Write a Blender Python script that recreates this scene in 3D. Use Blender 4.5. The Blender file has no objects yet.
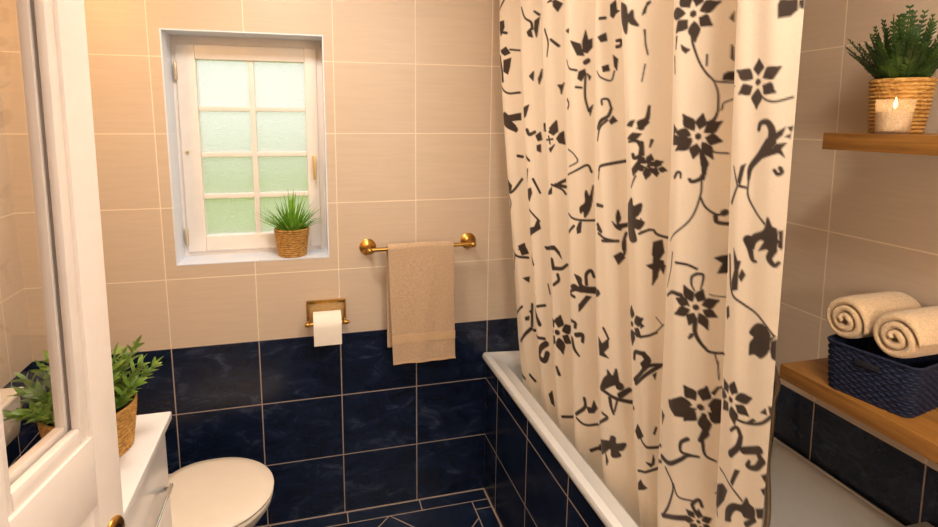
import bpy, bmesh, math, random
import numpy as np
from mathutils import Vector, Matrix
S = bpy.context.scene
COL = S.collection
random.seed(7); RNG = np.random.default_rng(11)
PI = math.pi

# ------------------------------------------------------------------ camera, world, lamps, exposure
cam_d = bpy.data.cameras.new('camera'); cam = bpy.data.objects.new('camera', cam_d); COL.objects.link(cam)
CAM = (0.49008, -1.97015, 1.55204); YAW, PITCH, ROLL, FPX = 0.25025, -0.15134, 0.00513, 537.03
fw = Vector((math.sin(YAW)*math.cos(PITCH), math.cos(YAW)*math.cos(PITCH), math.sin(PITCH)))
rt = Vector((math.cos(YAW), -math.sin(YAW), 0)); up = rt.cross(fw)
r2 = math.cos(ROLL)*rt + math.sin(ROLL)*up; u2 = -math.sin(ROLL)*rt + math.cos(ROLL)*up
M = Matrix((r2, u2, -fw)).transposed().to_4x4(); M.translation = Vector(CAM)
cam.matrix_world = M
cam_d.sensor_width = 36; cam_d.lens = FPX/938*36
cam_d.shift_x = 23.133/938; cam_d.shift_y = -62.337/938
cam_d.clip_start = 0.02
S.camera = cam
S.view_settings.view_transform = 'Standard'; S.view_settings.look = 'None'
S.view_settings.gamma = 1.0; S.view_settings.use_curve_mapping = False
S.view_settings.exposure = -0.1

world = bpy.data.worlds.new('overcast_sky'); S.world = world; world.use_nodes = True
wn = world.node_tree; bg = wn.nodes['Background']
bg.inputs['Color'].default_value = (1.0, .975, .94, 1); bg.inputs['Strength'].default_value = 1.4

def lamp(name, kind, loc, power, color, size=.1, rot=(0,0,0), size_y=None, spot=None):
    d = bpy.data.lights.new(name, kind); d.energy = power; d.color = color
    if kind == 'AREA':
        d.size = size
        if size_y: d.shape = 'RECTANGLE'; d.size_y = size_y
    else: d.shadow_soft_size = size
    o = bpy.data.objects.new(name, d); o.location = loc; o.rotation_euler = rot; COL.objects.link(o)
    return o
CEIL = 2.35
YF_ = -1.93
WARM = (1.0, .56, .18); SOFT = (1.0, .93, .84)
LAMP_CEILING = (.40, -.68, CEIL-.075)
LAMP_VANITY = (-.30, -.66, 2.02)
SPOT_BATH = (1.12, -1.72, CEIL)
lamp('ceiling_lamp_light', 'AREA', (LAMP_CEILING[0], LAMP_CEILING[1], CEIL-.10), 11.5, SOFT, .30)
lamp('vanity_lamp_light', 'POINT', LAMP_VANITY, 8.5, WARM, .06)
lamp('bath_downlight_light', 'AREA', (SPOT_BATH[0], SPOT_BATH[1], CEIL-.10), 15, (1.0, .92, .82), .30)
BATH_FILL = (1.36, YF_+.122, 1.40)  # unseen lamp, added to brighten the right wall and the inside of the bath
lamp('bath_fill_light', 'POINT', BATH_FILL, 9, (1.0, .92, .82), .06)
lamp('hall_lamp_light', 'AREA', (.75, -2.75, CEIL-.10), 14, (1.0, .95, .92), .30)

# ------------------------------------------------------------------ helpers
def tag(o, label=None, cat=None, group=None, kind=None):
    if label: o['label'] = label
    if cat: o['category'] = cat
    if group: o['group'] = group
    if kind: o['kind'] = kind
    return o
def empty(name, loc, label=None, cat=None, group=None, kind=None, rz=0):
    o = bpy.data.objects.new(name, None); o.location = loc; o.rotation_euler = (0, 0, rz)
    o.empty_display_size = .05; COL.objects.link(o)
    return tag(o, label, cat, group, kind)
def link(name, bm, mat, parent=None, smooth=False, auto=None):
    me = bpy.data.meshes.new(name)
    bmesh.ops.recalc_face_normals(bm, faces=bm.faces)
    bm.to_mesh(me); bm.free()
    for m in (mat if isinstance(mat, (list, tuple)) else [mat]): me.materials.append(m)
    if smooth:
        me.polygons.foreach_set('use_smooth', [True]*len(me.polygons))
        if auto: me.set_sharp_from_angle(angle=math.radians(auto))
    o = bpy.data.objects.new(name, me); COL.objects.link(o)
    if parent is not None: o.parent = parent
    return o
def box(bm, x0, x1, y0, y1, z0, z1, bevel=0, seg=2):
    t = bmesh.new()
    bmesh.ops.create_cube(t, size=1)
    for v in t.verts:
        v.co = Vector(((x0+x1)/2+v.co.x*(x1-x0), (y0+y1)/2+v.co.y*(y1-y0), (z0+z1)/2+v.co.z*(z1-z0)))
    if bevel: bmesh.ops.bevel(t, geom=list(t.edges), offset=bevel, segments=seg, affect='EDGES', profile=.6)
    merge(bm, t)
def merge(bm, t, mat=None):
    if mat is not None: bmesh.ops.transform(t, matrix=mat, verts=t.verts)
    me = bpy.data.meshes.new('tmp'); t.to_mesh(me); t.free(); bm.from_mesh(me); bpy.data.meshes.remove(me)
def boxm(name, mat, parent, *b, bevel=.002, seg=2, rel=None):
    bm = bmesh.new(); box(bm, *b, bevel=bevel, seg=seg)
    if rel is not None: bmesh.ops.translate(bm, vec=-Vector(rel), verts=bm.verts)
    return link(name, bm, mat, parent, True, 35)
def lathe(bm, prof, n=48, center=(0,0,0), axis='Z', cap=True):
    """prof: list of (r, h)"""
    rings = []
    for r, h in prof:
        ring = []
        for k in range(n):
            a = 2*PI*k/n
            c = (r*math.cos(a), r*math.sin(a), h)
            if axis == 'Y': c = (c[0], c[2], c[1])
            if axis == 'X': c = (c[2], c[0], c[1])
            ring.append(bm.verts.new(Vector(c)+Vector(center)))
        rings.append(ring)
    for a, b in zip(rings, rings[1:]):
        for k in range(n): bm.faces.new((a[k], a[(k+1) % n], b[(k+1) % n], b[k]))
    if cap:
        bm.faces.new(rings[0]); bm.faces.new(rings[-1])
def catmull(pts, n=8):
    P = [Vector(p) for p in pts]; P = [2*P[0]-P[1]]+P+[2*P[-1]-P[-2]]
    out = []
    for i in range(1, len(P)-2):
        for k in range(n):
            t = k/n; a, b, c, d = P[i-1:i+3]
            out.append(.5*((2*b)+(c-a)*t+(2*a-5*b+4*c-d)*t*t+(3*b-a-3*c+d)*t**3))
    out.append(P[-2]); return out
def tube(bm, pts, r, n=10, cap=True, radii=None):
    pts = [Vector(p) for p in pts]; rings = []
    t0 = (pts[1]-pts[0]).normalized()
    ref = Vector((0, 0, 1)) if abs(t0.z) < .9 else Vector((1, 0, 0))
    nrm = t0.cross(ref).normalized()
    for i, p in enumerate(pts):
        t = (pts[min(i+1, len(pts)-1)]-pts[max(i-1, 0)]).normalized()
        nrm = (nrm-t*nrm.dot(t)).normalized(); bn = t.cross(nrm)
        rr = radii[i] if radii else r
        rings.append([bm.verts.new(p+rr*(math.cos(2*PI*k/n)*nrm+math.sin(2*PI*k/n)*bn)) for k in range(n)])
    for a, b in zip(rings, rings[1:]):
        for k in range(n): bm.faces.new((a[k], a[(k+1) % n], b[(k+1) % n], b[k]))
    if cap: bm.faces.new(rings[0]); bm.faces.new(rings[-1])
def loft(bm, rings, cap=True, closed=True):
    R = [[bm.verts.new(Vector(p)) for p in r] for r in rings]
    for a, b in zip(R, R[1:]):
        n = len(a)
        for k in range(n if closed else n-1): bm.faces.new((a[k], a[(k+1) % n], b[(k+1) % n], b[k]))
    if cap: bm.faces.new(R[0]); bm.faces.new(R[-1])
    return R

# ------------------------------------------------------------------ materials
class NT:
    def __init__(s, name):
        s.m = bpy.data.materials.new(name); s.m.use_nodes = True
        s.t = s.m.node_tree; s.b = s.t.nodes['Principled BSDF']; s.out = s.t.nodes['Material Output']
        s.co = None
    def n(s, typ, **kw):
        x = s.t.nodes.new(typ)
        for k, v in kw.items(): setattr(x, k, v)
        return x
    def put(s, sock, v):
        if isinstance(v, bpy.types.NodeSocket): s.t.links.new(v, sock)
        else: sock.default_value = v
    def math(s, op, a, b=None, c=None, clamp=False):
        x = s.n('ShaderNodeMath', operation=op, use_clamp=clamp); s.put(x.inputs[0], a)
        if b is not None: s.put(x.inputs[1], b)
        if c is not None: s.put(x.inputs[2], c)
        return x.outputs[0]
    def coord(s, which='Object'):
        if s.co is None: s.co = s.n('ShaderNodeTexCoord')
        return s.co.outputs[which]
    def xyz(s):
        x = s.n('ShaderNodeSeparateXYZ'); s.put(x.inputs[0], s.coord()); return x.outputs
    def mapping(s, scale=(1,1,1), rot=(0,0,0), which='Object'):
        x = s.n('ShaderNodeMapping'); s.put(x.inputs['Vector'], s.coord(which)); x.inputs['Scale'].default_value = scale; x.inputs['Rotation'].default_value = rot
        return x.outputs[0]
    def noise(s, vec, scale=5, detail=3, rough=.5, dist=0):
        x = s.n('ShaderNodeTexNoise'); s.put(x.inputs['Vector'], vec); x.inputs['Scale'].default_value = scale
        x.inputs['Detail'].default_value = detail; x.inputs['Roughness'].default_value = rough; x.inputs['Distortion'].default_value = dist
        return x.outputs['Fac']
    def ramp(s, f, stops):
        x = s.n('ShaderNodeValToRGB'); s.put(x.inputs[0], f); e = x.color_ramp.elements
        while len(e) < len(stops): e.new(.5)
        for k, (p, c) in enumerate(stops): e[k].position = p; e[k].color = (*c, 1)
        return x.outputs[0]
    def mix(s, f, a, b, blend='MIX'):
        x = s.n('ShaderNodeMix', data_type='RGBA', blend_type=blend); s.put(x.inputs[0], f)
        s.put(x.inputs[6], a if isinstance(a, bpy.types.NodeSocket) else (*a, 1)); s.put(x.inputs[7], b if isinstance(b, bpy.types.NodeSocket) else (*b, 1))
        return x.outputs[2]
    def maprange(s, v, a, b, c, d):
        x = s.n('ShaderNodeMapRange', interpolation_type='SMOOTHSTEP'); s.put(x.inputs[0], v)
        for k, q in enumerate((a, b, c, d)): x.inputs[k+1].default_value = q
        return x.outputs[0]
    def bump(s, h, strength=.3, dist=.002):
        x = s.n('ShaderNodeBump'); s.put(x.inputs['Height'], h); x.inputs['Strength'].default_value = strength; x.inputs['Distance'].default_value = dist
        s.t.links.new(x.outputs[0], s.b.inputs['Normal'])
    def base(s, c):
        s.put(s.b.inputs['Base Color'], c if isinstance(c, bpy.types.NodeSocket) else (*c, 1))
    def set(s, **kw):
        for k, v in kw.items(): s.put(s.b.inputs[k.replace('_', ' ').title() if k != 'ior' else 'IOR'], v)
        return s
def srgb(r, g, b):
    f = lambda c: (c/255/12.92) if c <= 10 else ((c/255+.055)/1.055)**2.4
    return (f(r), f(g), f(b))
def plain(name, col, rough=.4, metal=0, var=.04, scale=30, bump=0, bscale=200, **kw):
    t = NT(name); v = t.noise(t.coord(), scale, 3)
    lo = tuple(max(0, c*(1-var)) for c in col); hi = tuple(min(1, c*(1+var)) for c in col)
    t.base(t.ramp(v, [(.3, lo), (.7, hi)])); t.set(roughness=rough, metallic=metal, **kw)
    if bump: t.bump(t.noise(t.coord(), bscale, 3), bump, .001)
    return t.m

TW, TH = .2923, .25
BEIGE = srgb(210, 189, 165); NAVY = srgb(20, 32, 56)
def tiles(name, ax, u0, split=.75, g=.0038, col=None, lean=0):
    t = NT(name); c = t.xyz(); u = c[ax]; v = c[2]
    if lean: u = t.math('SUBTRACT', u, t.math('MULTIPLY', t.math('SUBTRACT', v, 1.0), lean))
    du = t.math('PINGPONG', t.math('SUBTRACT', u, u0), TW/2); dv = t.math('PINGPONG', v, TH/2)
    d = t.math('MINIMUM', du, dv)
    isn = t.math('LESS_THAN', v, split+.0005) if split is not None else None
    grout = t.maprange(d, g*.36, g*.62, 1, 0)
    cu = t.math('FLOOR', t.math('DIVIDE', t.math('SUBTRACT', u, u0), TW)); cv = t.math('FLOOR', t.math('DIVIDE', v, TH))
    comb = t.n('ShaderNodeCombineXYZ'); t.put(comb.inputs[0], cu); t.put(comb.inputs[1], cv); comb.inputs[2].default_value = ax*3.1+u0
    wn = t.n('ShaderNodeTexWhiteNoise'); t.put(wn.inputs[0], comb.outputs[0])
    shift = t.n('ShaderNodeVectorMath', operation='MULTIPLY_ADD'); t.put(shift.inputs[0], wn.outputs['Color']); shift.inputs[1].default_value = (9, 9, 9); t.put(shift.inputs[2], t.coord())
    st = t.n('ShaderNodeMapping'); t.put(st.inputs[0], shift.outputs[0]); st.inputs['Scale'].default_value = (4, 4, 60)
    streak = t.noise(st.outputs[0], 1.6, 5, .62, .6)
    bc = t.ramp(streak, [(.28, tuple(x*.94 for x in BEIGE)), (.72, tuple(min(1, x*1.03) for x in BEIGE))])
    bc = t.mix(t.math('MULTIPLY', wn.outputs['Value'], .10), bc, tuple(x*.8 for x in BEIGE))
    gb = srgb(238, 220, 194)
    if isn is not None:
        cl = t.n('ShaderNodeMapping'); t.put(cl.inputs[0], shift.outputs[0]); cl.inputs['Scale'].default_value = (1, 1, 2.0)
        cloud = t.noise(cl.outputs[0], 8, 7, .66, .8)
        nc = t.ramp(cloud, [(.32, tuple(x*.45 for x in NAVY)), (.55, NAVY), (.78, srgb(70, 78, 100))])
        tc = t.mix(isn, bc, nc); gc = t.mix(isn, gb, srgb(176, 156, 142))
        t.put(t.b.inputs['Roughness'], t.math('ADD', t.math('MULTIPLY', grout, .45), t.math('SUBTRACT', .36, t.math('MULTIPLY', isn, .10))))
    else:
        tc = bc; gc = gb; t.set(roughness=.36)
    t.base(t.mix(grout, tc, gc) if col is None else t.mix(grout, col, tuple(min(1, x*1.1) for x in col)))
    t.bump(t.math('ADD', t.math('MULTIPLY', grout, -1.0), t.math('MULTIPLY', streak, .10)), .35, .002)
    return t.m

M_BACK = tiles('tiles_back', 0, 0.0); M_LEFT = tiles('tiles_left', 1, -.133); M_RIGHT = tiles('tiles_right', 1, -.824, lean=.033)
M_BATH = tiles('tiles_bath_panel', 1, -.142, split=1.0, g=.0048); M_REVEAL = tiles('tiles_reveal_daylit', 0, .30, split=None, col=srgb(226, 231, 242))  # recess tiles: cool daylight put into their pale blue-white colour
M_PLASTER = plain('plaster_cream', srgb(225, 205, 180), .7); M_CEIL = plain('ceiling_white', srgb(240, 234, 224), .8)
WHITE = plain('painted_white', srgb(236, 222, 210), .35, var=.02); WFRAME = plain('window_white', srgb(240, 230, 220), .4, var=.02)
GLOSSW = plain('gloss_white', srgb(238, 232, 228), .22, var=.01)
CERAMIC = plain('ceramic_white', srgb(240, 226, 208), .12, var=.01); ENAMEL = plain('bath_enamel', srgb(212, 210, 206), .2, var=.02)
CHROME = plain('chrome', (.78, .78, .78), .12, 1, var=.02)
BRASS = plain('aged_brass', srgb(196, 150, 76), .32, 1, var=.18, scale=60); BRASS2 = plain('satin_brass_plate', srgb(206, 176, 126), .5, .8, var=.12, scale=120, bump=.2)
DARK = plain('dark_gap', (.02, .018, .016), .6); PAPER = plain('tissue_paper', srgb(244, 232, 216), .85, var=.02, bump=.12, bscale=260)
SOIL = plain('potting_soil', (.03, .02, .012), .95, var=.4, scale=90, bump=.8, bscale=150)

# ------------------------------------------------------------------ shape and print of the curtain cloth
CT=[-0.0214, -0.1981, -0.3661, -0.5229, -0.6734, -0.7917, -0.9849, -1.1524, -1.3067]
CB=[-0.1103, -0.2882, -0.4186, -0.5404, -0.7049, -0.8747, -0.9686, -1.1394, -1.2695]
CN=[70,68,68,78,74,86,92,84]
ZT,ZB=2.06,.47
def curtain_grid(scale=1.0, dz=.0025):
    """cloth rows x columns -> X,Y,Z arrays and arc length s per column"""
    segs=[(i,k/n) for i,n0 in enumerate(CN) for n in [int(n0*scale)] for k in range(n)]+[(len(CN)-1,1.0)]
    si=np.array([a for a,_ in segs]); st=np.array([b for _,b in segs])
    T=np.array(CT);B=np.array(CB)
    Z=np.linspace(ZT,ZB,int((ZT-ZB)/dz)+1)
    def prof(z):
        w=np.clip((1.85-z)/1.1,-.25,1.28)
        yb=T+(B-T)*w
        wd=(yb[:-1]-yb[1:])[si]
        A=.082*(wd/.16)**.6*(1-.26*max(0,w))
        last=(si==len(CN)-1)
        t=st; th=t**.72
        y=yb[si]-wd*(t+.03*np.sin(2*np.pi*t))
        bul=np.sin(np.pi*th)**.8
        # the last fold ends in the free edge and stays near its crest
        bul=np.where(last,np.where(t<.3,np.sin(np.pi*np.minimum(t/.6,.5))**.8,1-.25*((t-.3)/.7)**2),bul)
        x=1.296-A*np.where(last,.95,1.0)*bul+.004*np.sin(3*z+si*1.7)+(.016*np.clip((.74-z)/.2,0,1))
        x=x+.003*np.sin(2*np.pi*t*2+z*4+si)*np.sin(np.pi*t)
        x=x-.032*np.clip((z-.75)/.9,0,1.15)
        return x,y
    X=np.zeros((len(Z),len(si)));Y=X.copy()
    for r,z in enumerate(Z): X[r],Y[r]=prof(z)
    xr,yr=prof(1.3)
    s=np.concatenate([[0],np.cumsum(np.hypot(np.diff(xr),np.diff(yr)))])
    return X,Y,Z,s
MOTIFS = [
('P',1,[(1455,1761),(1462,1764),(1469,1768),(1469,1774),(1467,1782),(1465,1789),(1460,1785),(1453,1781),(1448,1775),(1452,1768)],0,0),
('P',1,[(1463,1752),(1470,1749),(1481,1747),(1487,1751),(1493,1758),(1499,1764),(1491,1765),(1482,1768),(1474,1768),(1467,1759)],0,0),
('P',1,[(1462,1740),(1463,1733),(1465,1725),(1471,1724),(1479,1724),(1487,1724),(1484,1730),(1481,1738),(1477,1744),(1469,1742)],0,0),
('P',1,[(1452,1734),(1446,1728),(1442,1718),(1445,1711),(1450,1704),(1455,1697),(1458,1704),(1462,1712),(1464,1720),(1458,1729)],0,0),
('P',1,[(1440,1738),(1432,1739),(1424,1739),(1422,1733),(1420,1725),(1419,1717),(1425,1719),(1433,1720),(1440,1723),(1440,1730)],0,0),
('P',1,[(1436,1750),(1432,1756),(1423,1763),(1416,1762),(1407,1758),(1399,1754),(1405,1750),(1413,1744),(1420,1741),(1430,1745)],0,0),
('P',1,[(1443,1760),(1445,1768),(1447,1775),(1442,1779),(1434,1782),(1427,1786),(1427,1779),(1426,1771),(1428,1764),(1435,1762)],0,0),
('P',1,[(1450,1754),(1455,1751),(1455,1745),(1450,1742),(1445,1745),(1445,1751)],0,0),
('S',1,[(1449,1724),(1449,1706),(1453,1688),(1467,1656),(1488,1630),(1508,1622),(1621,1616)],5.3,2.4),
('P',1,[(1506,1626),(1508,1636),(1514,1640),(1617,1636),(1618,1618)],0,0),
('S',1,[(1493,1624),(1500,1602),(1501,1570)],2.4,3.6),
('S',1,[(1501,1570),(1495,1554),(1483,1546)],3.6,8.3),
('S',1,[(1506,1572),(1521,1590),(1626,1610)],2.7,2.1),
('P',1,[(1667,1625),(1672,1630),(1677,1635),(1676,1639),(1671,1645),(1667,1650),(1664,1646),(1660,1640),(1658,1635),(1662,1630)],0,0),
('P',1,[(1677,1620),(1684,1618),(1693,1617),(1697,1622),(1701,1629),(1704,1635),(1698,1635),(1690,1636),(1683,1635),(1679,1626)],0,0),
('P',1,[(1677,1608),(1679,1602),(1680,1595),(1685,1594),(1692,1595),(1699,1596),(1696,1601),(1694,1608),(1690,1612),(1684,1610)],0,0),
('P',1,[(1667,1603),(1662,1598),(1657,1590),(1659,1584),(1663,1578),(1667,1571),(1670,1577),(1675,1584),(1677,1590),(1672,1598)],0,0),
('P',1,[(1657,1608),(1651,1610),(1644,1612),(1641,1608),(1639,1602),(1636,1596),(1641,1596),(1649,1594),(1654,1595),(1656,1602)],0,0),
('P',1,[(1657,1620),(1656,1626),(1652,1635),(1646,1636),(1638,1635),(1630,1635),(1634,1630),(1637,1623),(1642,1618),(1651,1618)],0,0),
('P',1,[(1667,1619),(1672,1616),(1672,1612),(1667,1609),(1663,1612),(1663,1616)],0,0),
('S',1,[(1668,1602),(1680,1588),(1698,1582),(1723,1588)],3.2,3.2),
('P',1,[(1695,1708),(1694,1728),(1696,1734),(1719,1730),(1720,1716),(1711,1708),(1700,1708)],0,0),
('P',1,[(1721,1728),(1728,1728),(1728,1716),(1723,1718)],0,0),
('P',1,[(1431,1694),(1438,1688),(1446,1684),(1439,1678),(1433,1684)],0,0),
('S',1,[(1479,1672),(1479,1654)],3.7,3.7),
('S',1,[(1230,1776),(1235,1790),(1243,1800)],2.4,5.3),
('S',1,[(1233,1744),(1235,1718),(1240,1692)],2.8,1.4),
('S',1,[(1242,1582),(1238,1556),(1226,1546)],5.5,13.8),
('S',1,[(1421,1710),(1419,1688)],4.1,2.4),
('S',1,[(1415,1674),(1418,1642)],3.6,2.4),
('P',1,[(1517,1688),(1520,1682),(1521,1660),(1517,1664)],0,0),
('P',1,[(1513,1734),(1518,1744),(1518,1728)],0,0),
('P',1,[(1469,1536),(1476,1540),(1482,1545),(1481,1551),(1478,1558),(1475,1565),(1470,1560),(1465,1555),(1461,1548),(1465,1542)],0,0),
('P',1,[(1478,1530),(1486,1529),(1497,1530),(1501,1536),(1505,1544),(1509,1551),(1502,1550),(1493,1550),(1485,1547),(1480,1537)],0,0),
('P',1,[(1481,1520),(1485,1513),(1490,1507),(1496,1508),(1503,1511),(1510,1514),(1505,1519),(1500,1524),(1493,1528),(1487,1524)],0,0),
('P',1,[(1475,1511),(1474,1503),(1475,1492),(1481,1488),(1489,1484),(1496,1480),(1495,1487),(1495,1496),(1492,1504),(1482,1509)],0,0),
('P',1,[(1465,1508),(1458,1504),(1452,1499),(1453,1493),(1456,1486),(1459,1479),(1464,1484),(1469,1489),(1473,1496),(1469,1502)],0,0),
('P',1,[(1456,1514),(1448,1515),(1437,1514),(1433,1508),(1429,1500),(1425,1493),(1432,1494),(1441,1494),(1449,1497),(1454,1507)],0,0),
('P',1,[(1453,1524),(1449,1531),(1444,1537),(1438,1536),(1431,1533),(1424,1530),(1429,1525),(1435,1520),(1441,1516),(1447,1520)],0,0),
('P',1,[(1459,1533),(1460,1541),(1459,1552),(1454,1556),(1445,1560),(1438,1564),(1439,1557),(1439,1548),(1442,1540),(1452,1535)],0,0),
('P',1,[(1467,1528),(1472,1525),(1472,1519),(1467,1516),(1462,1519),(1462,1525)],0,0),
('P',1,[(1418,1544),(1428,1534),(1419,1524),(1455,1518),(1451,1506),(1415,1504)],0,0),
('S',1,[(1474,1492),(1481,1470)],8.3,15.4),
('S',1,[(1481,1470),(1480,1440)],13.9,4.3),
('S',1,[(1481,1452),(1473,1440),(1459,1434),(1454,1438)],8.3,5.9),
('S',1,[(1481,1510),(1496,1494),(1520,1492)],2.7,3.2),
('S',1,[(1477,1440),(1475,1406),(1457,1356),(1408,1306)],3.6,3.0),
('S',1,[(1475,1406),(1486,1386),(1506,1374),(1520,1378)],3.6,4.7),
('S',1,[(1518,1378),(1521,1380)],11.8,11.8),
('S',1,[(1504,1370),(1516,1358),(1610,1366)],8.3,5.9),
('S',1,[(1424,1440),(1431,1450),(1437,1450),(1438,1440)],7.1,3.0),
('P',1,[(1243,1460),(1247,1463),(1251,1465),(1251,1469),(1248,1474),(1246,1478),(1243,1475),(1239,1472),(1237,1468),(1240,1464)],0,0),
('P',1,[(1249,1455),(1254,1452),(1260,1451),(1264,1454),(1267,1458),(1271,1463),(1266,1463),(1260,1465),(1256,1465),(1251,1459)],0,0),
('P',1,[(1248,1447),(1248,1442),(1248,1437),(1252,1436),(1257,1435),(1262,1435),(1261,1439),(1260,1444),(1258,1448),(1253,1447)],0,0),
('P',1,[(1240,1444),(1236,1441),(1231,1436),(1232,1432),(1234,1427),(1236,1422),(1239,1425),(1243,1429),(1246,1434),(1243,1440)],0,0),
('P',1,[(1234,1449),(1229,1452),(1225,1454),(1222,1451),(1220,1447),(1217,1443),(1221,1442),(1226,1440),(1230,1440),(1232,1445)],0,0),
('P',1,[(1235,1457),(1235,1462),(1233,1469),(1229,1470),(1223,1471),(1218,1472),(1220,1467),(1221,1462),(1224,1458),(1230,1457)],0,0),
('P',1,[(1242,1456),(1245,1454),(1245,1450),(1242,1448),(1239,1450),(1239,1454)],0,0),
('P',1,[(1260,1453),(1263,1454),(1267,1454),(1267,1457),(1266,1461),(1266,1464),(1263,1463),(1260,1462),(1257,1460),(1258,1457)],0,0),
('P',1,[(1262,1447),(1264,1443),(1268,1440),(1271,1440),(1274,1442),(1278,1443),(1276,1446),(1273,1449),(1270,1451),(1265,1449)],0,0),
('P',1,[(1257,1442),(1255,1439),(1252,1437),(1253,1434),(1256,1432),(1259,1429),(1260,1432),(1262,1435),(1263,1438),(1260,1440)],0,0),
('P',1,[(1251,1446),(1248,1447),(1243,1448),(1241,1446),(1239,1442),(1236,1439),(1240,1439),(1244,1438),(1247,1438),(1250,1442)],0,0),
('P',1,[(1253,1452),(1253,1456),(1254,1460),(1251,1461),(1247,1461),(1244,1462),(1244,1459),(1244,1455),(1245,1452),(1249,1452)],0,0),
('P',1,[(1257,1451),(1259,1449),(1259,1447),(1257,1445),(1254,1447),(1254,1449)],0,0),
('S',1,[(1660,1454),(1663,1476),(1681,1498)],4.3,13.9),
('S',1,[(1681,1498),(1696,1518)],13.9,18.1),
('S',1,[(1698,1522),(1697,1538),(1689,1550),(1677,1548),(1674,1538)],12.8,6.4),
('P',1,[(1696,1518),(1701,1532),(1716,1542),(1712,1530),(1702,1520)],0,0),
('P',1,[(1676,1488),(1694,1504),(1706,1516),(1719,1518),(1712,1508),(1718,1496),(1709,1502),(1694,1496)],0,0),
('S',1,[(1705,1474),(1710,1468),(1716,1472),(1713,1478)],5.3,6.4),
('S',1,[(1660,1454),(1661,1426),(1676,1402),(1695,1384)],2.7,3.7),
('S',1,[(1643,1442),(1659,1440)],4.3,4.3),
('P',1,[(1642,1448),(1647,1476),(1654,1480),(1652,1474),(1647,1444)],0,0),
('S',1,[(1643,1442),(1631,1410)],3.2,4.8),
('S',1,[(1633,1474),(1642,1444)],2.1,3.2),
('P',1,[(1667,1334),(1665,1348),(1674,1362),(1694,1374),(1699,1396),(1707,1382),(1715,1378),(1717,1356),(1714,1344),(1702,1342),(1700,1352),(1690,1356),(1680,1348),(1676,1336)],0,0),
('P',1,[(1718,1376),(1724,1378),(1725,1350),(1723,1346)],0,0),
('P',1,[(1717,1528),(1724,1532),(1724,1526)],0,0),
('P',1,[(1720,1542),(1727,1544),(1725,1536)],0,0),
('S',1,[(1227,1300),(1252,1308),(1273,1296),(1379,1288)],4.8,6.2),
('P',1,[(1253,1266),(1257,1280),(1267,1286),(1275,1274),(1273,1266)],0,0),
('S',1,[(1227,1536),(1234,1550)],11.8,5.9),
('S',1,[(1227,1502),(1230,1476)],9.7,6.9),
('S',1,[(1248,1508),(1244,1494)],6.9,3.5),
('P',1,[(1226,1332),(1232,1320),(1226,1308)],0,0),
('P',1,[(1226,1366),(1229,1362),(1226,1346)],0,0),
('S',1,[(1666,1350),(1670,1334)],18.1,9.6),
('S',1,[(1670,1334),(1675,1318),(1682,1316)],10.7,4.7),
('P',1,[(1686,1336),(1695,1352),(1699,1358),(1715,1362),(1715,1346),(1704,1344)],0,0),
('S',1,[(1712,1344),(1706,1328),(1715,1318),(1722,1324)],12.8,5.3),
('P',1,[(1717,1362),(1724,1362),(1724,1348),(1719,1350)],0,0),
('P',1,[(1617,1322),(1518,1294),(1506,1288),(1521,1280),(1513,1258),(1624,1282)],0,0),
('P',1,[(1480,1193),(1487,1196),(1493,1200),(1492,1206),(1490,1213),(1488,1220),(1483,1216),(1477,1211),(1474,1205),(1477,1199)],0,0),
('P',1,[(1488,1187),(1495,1185),(1506,1185),(1510,1190),(1514,1197),(1519,1204),(1512,1204),(1503,1204),(1496,1202),(1490,1193)],0,0),
('P',1,[(1490,1177),(1493,1170),(1497,1164),(1503,1165),(1510,1167),(1517,1169),(1513,1174),(1508,1180),(1502,1183),(1496,1180)],0,0),
('P',1,[(1483,1169),(1482,1162),(1482,1151),(1487,1147),(1494,1143),(1501,1138),(1501,1145),(1501,1154),(1499,1161),(1490,1167)],0,0),
('P',1,[(1474,1167),(1467,1164),(1461,1160),(1462,1154),(1464,1147),(1466,1140),(1471,1144),(1477,1149),(1480,1155),(1477,1161)],0,0),
('P',1,[(1466,1173),(1459,1175),(1448,1175),(1444,1170),(1440,1163),(1435,1156),(1442,1156),(1451,1156),(1458,1158),(1464,1167)],0,0),
('P',1,[(1464,1183),(1461,1190),(1457,1196),(1451,1195),(1444,1193),(1437,1191),(1441,1186),(1446,1180),(1452,1177),(1458,1180)],0,0),
('P',1,[(1470,1191),(1472,1198),(1472,1209),(1467,1213),(1460,1217),(1453,1222),(1453,1215),(1453,1206),(1455,1199),(1464,1193)],0,0),
('P',1,[(1477,1186),(1482,1183),(1482,1177),(1477,1174),(1472,1177),(1472,1183)],0,0),
('S',1,[(1476,1250),(1467,1242),(1467,1226),(1473,1214)],5.9,2.4),
('S',1,[(1476,1250),(1487,1250),(1487,1236),(1484,1220)],5.9,2.4),
('S',1,[(1398,1184),(1425,1200),(1447,1200)],5.5,9.7),
('P',1,[(1444,1200),(1459,1196),(1465,1180),(1453,1184)],0,0),
('S',1,[(1477,1150),(1479,1124),(1496,1100),(1520,1094),(1623,1122)],9.5,3.6),
('P',1,[(1466,1112),(1470,1122),(1476,1124),(1474,1116),(1468,1110)],0,0),
('S',1,[(1501,1212),(1520,1212),(1618,1224)],2.1,2.1),
('S',1,[(1434,1266),(1456,1266),(1475,1260)],5.3,4.7),
('P',1,[(1254,1280),(1273,1288),(1278,1260),(1266,1238),(1252,1250)],0,0),
('P',1,[(1240,1224),(1258,1232),(1264,1220)],0,0),
('P',1,[(1266,1230),(1282,1230),(1278,1210)],0,0),
('P',1,[(1259,1220),(1269,1218),(1253,1180)],0,0),
('P',1,[(1258,1242),(1277,1240),(1280,1226),(1264,1218)],0,0),
('S',1,[(1422,1284),(1416,1246),(1395,1202)],4.1,3.5),
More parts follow.
